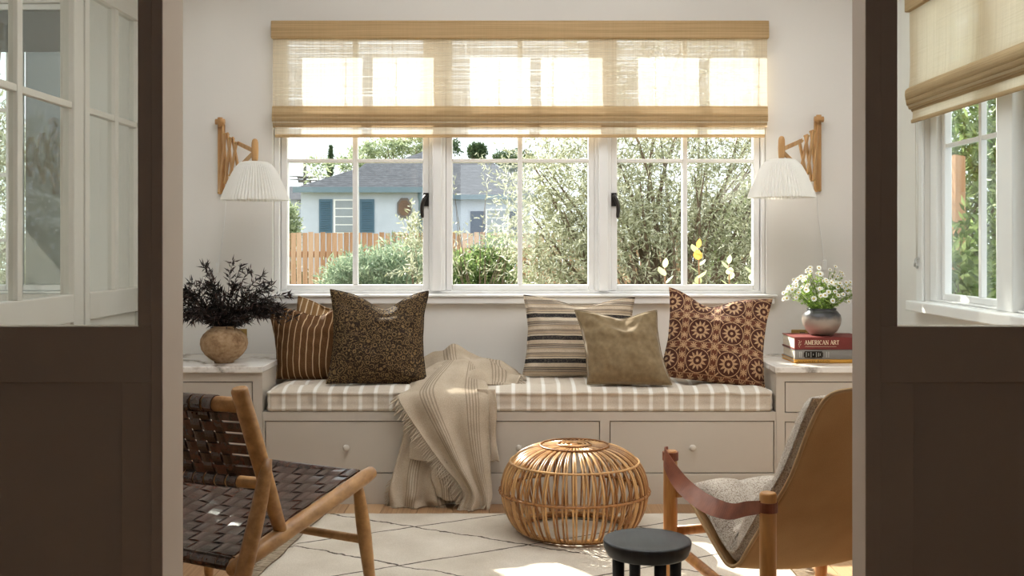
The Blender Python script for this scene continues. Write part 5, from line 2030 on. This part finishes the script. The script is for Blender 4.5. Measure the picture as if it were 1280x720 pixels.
shutter(399, 415.5, 249, 291, HD); shutter(450, 468, 249, 291, HD)
wn = rect('window', 417, 448.5, 249, 292, HD, 0.02, 'trim')
for i in range(4):
    rect('pane', 419.5, 446, 251 + i * 10.2, 259.8 + i * 10.2, HD, 0.012, 'greyglass', wn, 0.015)
oc = W(505.5, 260, HD)
hw_, hh_ = 9 * HD / F, 12.5 * HD / F
def octo(k): return [(oc.x + hw_ * k * sx, oc.z + hh_ * k * sz) for sx, sz in ((0.45, 1), (1, 0.5), (1, -0.5), (0.45, -1), (-0.45, -1), (-1, -0.5), (-1, 0.5), (-0.45, 1))]
m = MB().prism(octo(1.0), lambda p_, q_, d_: (p_, d_, q_), HD - 0.05, HD - 0.001)
ow = m.build('octagon_window', paint('brown_frame', srgb(112, 102, 98), 0.6, 0.05, 6, 0), hs, recalc=True)
m = MB().prism(octo(0.76), lambda p_, q_, d_: (p_, d_, q_), HD - 0.058, HD - 0.052)
m.build('pane', 'brownglass', ow, recalc=True)
dp = MB().tube([W(524.5, 238, HD - 0.08), W(524.5, 246, HD - 0.06), W(526, 252, HD - 0.05), W(526, 300, HD - 0.05)], 0.05, 8)
dp.build('downspout', 'fascia', hs)
rect('shutter', 588, 606, 264, 294, MD, 0.04, 'navy')
wn = rect('window', 607, 636, 261, 294, MD, 0.02, 'trim')
for i in range(3):
    rect('pane', 609, 634, 263 + i * 10, 271.5 + i * 10, MD, 0.012, 'greyglass', wn, 0.015)
rect('shutter', 637, 652, 264, 294, MD, 0.04, 'navy')

# far neighbour roof and hedge at the left edge
nb = thing('garden_shed', 'far low building with blue grey roof past the house corner', 'building', W(345, 320, 34))
p, q = W(320, 250, 34), W(371, 330, 34)
m = MB(); m.box(p.x, q.x, 34, 37, GZ, p.z); m.build('wall', 'stucco', nb)
p2, q2 = W(312, 250, 33.8), W(376, 250, 33.8)
m = MB().prism([(33.7, p.z), (35.5, W(0, 233, 35.5).z), (37.3, p.z)], lambda p_, q_, d_: (d_, p_, q_), p2.x, q2.x)
m.build('roof', 'shingle', nb, recalc=True)

# utility pole and wires
up = thing('utility_pole', 'thin dark utility pole with crossarm behind the house', 'utility pole', Vector((W(381, 0, 60).x, 60, GZ)))
MAT['pole'] = paint('weathered_pole', srgb(92, 88, 84), 0.8, 0.1, 6, 0)
m = MB().tube([(W(381, 0, 60).x, 60, GZ), W(381, 203, 60)], 0.09, 8); m.build('pole', 'pole', up)
for y, hw2 in ((222, 9), (227, 8)):
    m = MB(); c = W(381, y, 60); m.box(c.x - hw2 * 60 / F, c.x + hw2 * 60 / F, 59.85, 60.1, c.z - 0.07, c.z + 0.07); m.build('crossarm', 'pole', up)
for y in (221, 225):
    m = MB().tube(crline([W(330, y - 3, 60), W(381, y, 60), W(440, y + 2, 62), W(500, y + 1, 64)], 16), 0.03, 4); m.build('wire', 'pole', up)

# ------------------------------------------------------------------ foliage
MAT['bark'] = wood('grey_bark', srgb(84, 70, 58), srgb(132, 114, 96), 0.9, (14, 14, 4), 1.0, 0, 0.3)
MAT['olive'] = leafmat('olive_leaf', [(0.0, srgb(112, 114, 86)), (0.35, srgb(152, 154, 122)), (0.7, srgb(188, 190, 162)), (1.0, srgb(222, 222, 204))], 0.42, 0.4, 1.0)
MAT['greenleaf'] = leafmat('green_leaf', [(0.0, srgb(74, 94, 52)), (0.5, srgb(112, 134, 78)), (1.0, srgb(166, 180, 120))], 0.4, 0.45, 1.25)
MAT['sage'] = leafmat('sage_leaf', [(0.0, srgb(104, 124, 100)), (0.5, srgb(146, 164, 136)), (1.0, srgb(192, 202, 172))], 0.35, 0.6, 1.1)
MAT['darkgreen'] = leafmat('dark_evergreen', [(0.0, srgb(48, 66, 44)), (0.6, srgb(80, 100, 66)), (1.0, srgb(120, 136, 96))], 0.3, 0.6, 1.1)
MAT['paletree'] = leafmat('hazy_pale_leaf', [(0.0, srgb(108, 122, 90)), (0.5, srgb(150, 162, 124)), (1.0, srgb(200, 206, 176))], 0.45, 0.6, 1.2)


def plant(name, label, cat, base, blobs, ntwig, per, leaf, tw, mat, trunk_r=0.05, group=None, droop=0.0, shell=0.5, nbr=14, up=0.3):
    """blobs: (centre, radii, weight)"""
    root = thing(name, label, cat, base, group)
    wts = np.array([b_[2] for b_ in blobs], float); wts /= wts.sum()
    idx = rng.choice(len(blobs), ntwig, p=wts)
    C = np.array([tuple(b_[0]) for b_ in blobs])[idx]; Rr = np.array([tuple(b_[1]) for b_ in blobs])[idx]
    d = rng.normal(size=(ntwig, 3)); d /= np.linalg.norm(d, axis=1, keepdims=True)
    r = rng.uniform(0, 1, ntwig) ** (1 / 3.0) * (1 - shell) + shell * rng.uniform(0.75, 1.0, ntwig)
    Pb = C + d * Rr * r[:, None]
    D = d * 0.6 + rng.normal(size=(ntwig, 3)) * 0.6 + np.array([0, 0, up - droop])
    D /= np.linalg.norm(D, axis=1, keepdims=True)
    tl = rng.uniform(0.6, 1.2, ntwig) * tw
    t = (np.arange(per) + 0.5) / per
    LPs = (Pb[:, None, :] + D[:, None, :] * (tl[:, None] * t[None, :])[..., None]).reshape(-1, 3)
    LDs = (D[:, None, :] * 0.7 + rng.normal(size=(ntwig, per, 3)) * 0.6).reshape(-1, 3)
    n = len(LPs)
    V, T = leaf_mesh(LPs, LDs, rng.normal(size=(n, 3)), rng.uniform(0.65, 1.25, n) * leaf[0], rng.uniform(0.75, 1.2, n) * leaf[1], 0.08)
    o = np_obj('crown', V, T, mat, root); o['kind'] = 'stuff'
    m = MB()
    top = sum((Vector(b_[0]) * b_[2] for b_ in blobs), Vector()) / sum(b_[2] for b_ in blobs)
    fork = Vector(base).lerp(top, 0.45)
    m.tube(crline([base, Vector(base).lerp(fork, 0.5) + Vector((random.uniform(-.05, .05), 0, 0)), fork, fork.lerp(top, 0.5)], 8), [trunk_r * k for k in (1.15, 1, .95, .9, .85, .75, .6, .4)], 7)
    for k in range(nbr):
        j = random.randrange(ntwig)
        e = Vector(Pb[j])
        s0_ = Vector(base).lerp(fork, random.uniform(0.45, 1.0))
        mid = s0_.lerp(e, 0.5) + Vector((random.uniform(-.1, .1), random.uniform(-.1, .1), random.uniform(0, .15))) * (e - s0_).length
        m.tube(crline([s0_, mid, e], 8), [trunk_r * q for q in (0.5, .45, .4, .34, .28, .2, .14, .08)], 5, cap=False)
    m.build('trunk', 'bark', root)
    return root


V3 = Vector
# the big olive tree
D0 = 8.2
plant('olive_tree', 'large silvery olive tree filling the casement with its fine leaves', 'tree', V3((1.15, D0 + 0.3, GZ)),
      [(W(790, 215, D0), (0.75, 0.6, 0.55), 3), (W(730, 270, D0), (0.52, 0.5, 0.55), 3.0), (W(880, 220, D0), (0.7, 0.6, 0.6), 3), (W(800, 310, D0), (0.75, 0.5, 0.45), 3),
       (W(895, 320, D0 + 0.3), (0.55, 0.5, 0.5), 2), (W(700, 330, D0), (0.30, 0.4, 0.35), 1.6), (W(965, 260, D0), (0.42, 0.5, 0.8), 1.4), (W(850, 100, D0), (0.95, 0.6, 0.5), 2.6), (W(700, 205, D0), (0.33, 0.4, 0.28), 0.7)],
      3300, 13, (0.056, 0.0115), 0.32, 'olive', 0.05, shell=0.15, nbr=70, droop=0.2)
plant('olive_shrub', 'young sparse olive shoots in front of the cedar fence', 'shrub', V3((-0.30, 9.2, GZ)),
      [(W(622, 250, 9.2), (0.16, 0.2, 0.30), 1.3), (W(634, 310, 9.2), (0.14, 0.2, 0.3), 1.4), (W(570, 290, 9.2), (0.06, 0.12, 0.35), 0.8), (W(596, 335, 9.2), (0.2, 0.2, 0.12), 0.4)],
      75, 11, (0.050, 0.011), 0.24, 'olive', 0.014, shell=0.3, nbr=22, up=0.6)
plant('olive_shrub', 'slim pale olive sprig climbing past the octagon window', 'shrub', V3((-0.86, 9.6, GZ)),
      [(W(517, 300, 9.6), (0.04, 0.1, 0.14), 0.7), (W(528, 325, 9.6), (0.10, 0.15, 0.22), 1.5)], 90, 12, (0.058, 0.014), 0.22, 'olive', 0.014, nbr=10, up=0.6)
plant('sage_bush', 'low grey-green sage bush at the foot of the fence', 'shrub', V3((-1.55, 11.5, GZ)),
      [(W(455, 352, 11.5), (0.32, 0.35, 0.22), 2), (W(500, 345, 11.5), (0.30, 0.35, 0.28), 2), (W(430, 360, 11.5), (0.2, 0.3, 0.15), 1), (W(478, 375, 11.5), (0.5, 0.4, 0.25), 2)],
      1700, 9, (0.075, 0.014), 0.20, 'sage', 0.02, shell=0.3, up=0.9)
plant('leafy_bush', 'bright green leafy bush between fence and olive tree', 'shrub', V3((-0.28, 10.3, GZ)),
      [(W(600, 345, 10.3), (0.28, 0.3, 0.16), 2), (W(622, 330, 10.3), (0.14, 0.25, 0.2), 1), (W(577, 350, 10.3), (0.12, 0.2, 0.18), 0.8), (W(610, 370, 10.3), (0.45, 0.3, 0.2), 2)],
      900, 8, (0.055, 0.024), 0.16, 'greenleaf', 0.02, shell=0.3, up=0.7)
plant('leafy_bush', 'vivid green hedge bush beyond the olive branches', 'shrub', V3((2.15, 10.2, GZ)),
      [(W(925, 320, 10.2), (0.3, 0.35, 0.5), 2), (W(960, 300, 10.2), (0.35, 0.35, 0.6), 2)], 1100, 8, (0.055, 0.026), 0.18, 'greenleaf', 0.03, shell=0.4, up=0.5)
plant('hedge_bush', 'brown-green hedge past the left house corner', 'shrub', V3(tuple(W(362, 300, 22))[:2] + (GZ,)),
      [(W(361, 285, 22), (0.08, 0.4, 0.45), 1), (W(345, 285, 22), (0.3, 0.5, 0.5), 1)], 500, 8, (0.10, 0.04), 0.2, 'paletree', 0.05, shell=0.3)
plant('gap_dark_hedge', 'added dark hedge that darkens the gaps of the cedar fence', 'hedge', V3((0.0, 17.4, GZ)),
      [(V3((x_, 17.4, -0.05)), (1.0, 0.35, 0.62), 1) for x_ in (-3.6, -2.4, -1.2, 0.0, 1.2, 2.4)], 1500, 8, (0.16, 0.07), 0.28, 'darkgreen', 0.04, shell=0.2)  # hedge added behind the boards so the gaps between them read dark
# trees behind the roof
plant('round_tree', 'small round-topped tree above the house roof', 'tree', V3((W(597, 0, 46).x, 46, GZ)),
      [(W(597, 190, 46), (0.36, 0.36, 0.32), 1)], 420, 8, (0.12, 0.05), 0.16, 'darkgreen', 0.08, shell=0.4)
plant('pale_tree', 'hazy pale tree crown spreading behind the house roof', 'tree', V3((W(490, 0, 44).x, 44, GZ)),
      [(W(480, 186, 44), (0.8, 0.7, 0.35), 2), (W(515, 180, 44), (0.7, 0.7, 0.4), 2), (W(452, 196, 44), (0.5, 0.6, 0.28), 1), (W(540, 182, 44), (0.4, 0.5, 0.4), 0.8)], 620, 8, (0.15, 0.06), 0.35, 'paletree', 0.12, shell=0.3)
plant('dark_tree', 'dark tree crown showing between roof and olive tree', 'tree', V3((W(640, 0, 40).x, 40, GZ)),
      [(W(650, 204, 40), (0.8, 0.7, 0.3), 2), (W(632, 200, 40), (0.35, 0.5, 0.2), 1), (W(568, 186, 40), (0.12, 0.2, 0.2), 0.5)], 420, 8, (0.13, 0.05), 0.25, 'darkgreen', 0.1, shell=0.3)
cyb = V3((W(413, 0, 42).x, 42, GZ))
plant('cypress', 'slender pointed cypress standing behind the roof', 'tree', cyb,
      [(W(413, 208, 42), (0.07, 0.07, 0.45), 2), (W(413.5, 194, 42), (0.03, 0.03, 0.35), 1), (W(412, 240, 42), (0.10, 0.10, 0.9), 1)], 420, 8, (0.10, 0.03), 0.10, 'darkgreen', 0.06, shell=0.2, up=1.2, nbr=4)
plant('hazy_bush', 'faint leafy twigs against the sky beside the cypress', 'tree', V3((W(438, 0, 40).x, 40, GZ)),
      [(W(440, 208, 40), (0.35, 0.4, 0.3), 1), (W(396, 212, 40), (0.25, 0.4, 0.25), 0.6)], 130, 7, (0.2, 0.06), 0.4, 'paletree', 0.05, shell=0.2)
# outside the side window
plant('bamboo_hedge', 'leafy green hedge outside the side window', 'hedge', V3((3.55, 8.0, GZ)),
      [(V3((3.45, 8.0, 1.2)), (0.6, 0.7, 0.9), 2), (V3((3.7, 8.5, 2.0)), (0.8, 0.8, 0.8), 2), (V3((3.4, 7.9, 0.5)), (0.55, 0.5, 0.6), 1.5), (V3((4.2, 8.0, 1.4)), (0.9, 0.9, 1.2), 2)],
      3000, 9, (0.085, 0.022), 0.25, 'greenleaf', 0.04, shell=0.25, nbr=30)
plant('leafy_bush', 'pale leafed shrub low outside the side window', 'shrub', V3((2.65, 6.48, GZ)),
      [(V3((2.62, 6.45, 0.85)), (0.14, 0.15, 0.25), 1), (V3((2.72, 6.5, 0.45)), (0.2, 0.2, 0.35), 1)], 170, 9, (0.075, 0.03), 0.22, 'greenleaf', 0.02, nbr=16)
# beyond the room on the left
plant('pale_tree', 'bright leafy tree outside the side room window, its unseen upper crown added to block sun', 'tree', V3((-5.1, 10.0, GZ)),
      [(V3((-5.0, 10, 1.3)), (1.0, 0.8, 0.9), 2), (V3((-4.6, 9.6, 0.5)), (0.9, 0.7, 0.6), 1.5), (V3((-5.6, 10.2, 2.0)), (0.9, 0.8, 0.7), 1), (V3((-5.85, 10.2, 3.4)), (0.7, 0.7, 0.9), 1.6), (V3((-5.95, 10.2, 5.1)), (0.6, 0.7, 1.0), 6.0)], 5500, 9, (0.085, 0.02), 0.3, 'olive', 0.06, shell=0.2, nbr=30)  # high unseen crown added to keep sun off the woven chair

# timber post and white porch post outside the side window
m = MB()
p = W(1197, 196, 7.0)
m.prism([(p.x - 0.036, GZ), (p.x + 0.036, GZ), (p.x + 0.034, p.z), (p.x - 0.030, p.z + 0.012)], lambda a_, b_, d_: (a_, d_, b_), 6.96, 7.04)
tag(m.build('timber_post', 'cedar', recalc=True), 'bare timber post among leaves outside the side window', 'post')
m = MB(); p = W(1259, 150, 6.0); m.box(p.x - 0.03, p.x + 0.13, 5.95, 6.08, GZ, 2.9)
tag(m.build('porch_post', 'trim', bevel=0.01), 'white porch post outside the side window', 'post')

# broad-leaved stalks close to the glass
MAT['waxleaf'] = leafmat('waxy_pale_leaf', [(0.0, srgb(164, 178, 128)), (0.5, srgb(190, 200, 150)), (1.0, srgb(214, 220, 180))], 0.4, 0.35, 1.1)
MAT['orangeleaf'] = leafmat('orange_leaf', [(0.0, srgb(226, 150, 60)), (1.0, srgb(236, 180, 90))], 0.45, 0.4, 1.2)
lf = MB()
nl = 7
L_ = 1.0
rows = []
for i in range(nl + 1):
    f = i / nl
    wdt = 0.36 * math.sin(PI * f ** 0.85) ** 0.8 + 0.004
    rows.append([(f, -wdt, 0.10 * wdt + 0.12 * f * f), (f, 0, 0.12 * f * f - 0.03 * math.sin(PI * f)), (f, wdt, 0.10 * wdt + 0.12 * f * f)])
lf.grid(rows)
lme = lf.mesh('leaf'); lme.materials.append(MAT['waxleaf'])
lmo = lme.copy(); lmo.materials.clear(); lmo.materials.append(MAT['orangeleaf'])
MAT['redstem'] = paint('reddish_stem', srgb(132, 96, 70), 0.6, 0.1, 20, 0)
for lab, px, ytop, nlv, orange in (('pale leafy stalk with round waxy leaves beside the casement muntin', 831, 325, 7, False), ('tall waxy stalk with an orange leaf at its tip', 873, 300, 9, True),
                                   ('bushy waxy stalk with many pale upright leaves', 911, 320, 10, False), ('waxy stalk close to the right window frame', 940, 312, 7, False)):
    D_ = 5.75 if px < 935 else 5.9
    b_ = V3((W(px, 0, D_).x, D_, GZ)); t_ = W(px, ytop + 10, D_)
    root = thing('waxy_plant', lab, 'plant', b_)
    pts = crline([b_, b_.lerp(t_, 0.5) + V3((0.02, 0, 0)), t_], 12)
    MB().tube(pts, [0.008] * 8 + [0.006, 0.005, 0.004, 0.003], 6).build('stem', 'redstem', root)
    for k in range(nlv):
        f = k / (nlv - 1)
        p = t_ + V3((0, 0, -0.26 * f))
        az = k * 2.4 + px
        if k == 0:
            eu = V3((0.15, -0.25, 0.9))
        else:
            eu = V3((math.cos(az), math.sin(az) * 0.8, 0.75 + random.uniform(-.2, .3)))
        q = eu.normalized().to_track_quat('X', 'Z')
        sc_ = random.uniform(0.055, 0.078) * (0.8 if k == 0 else 1)
        o = link('leaf', lmo if (orange and k in (0, 2)) else lme, None, root, loc=p, rot=q.to_euler())
        o.scale = (sc_, sc_, sc_)
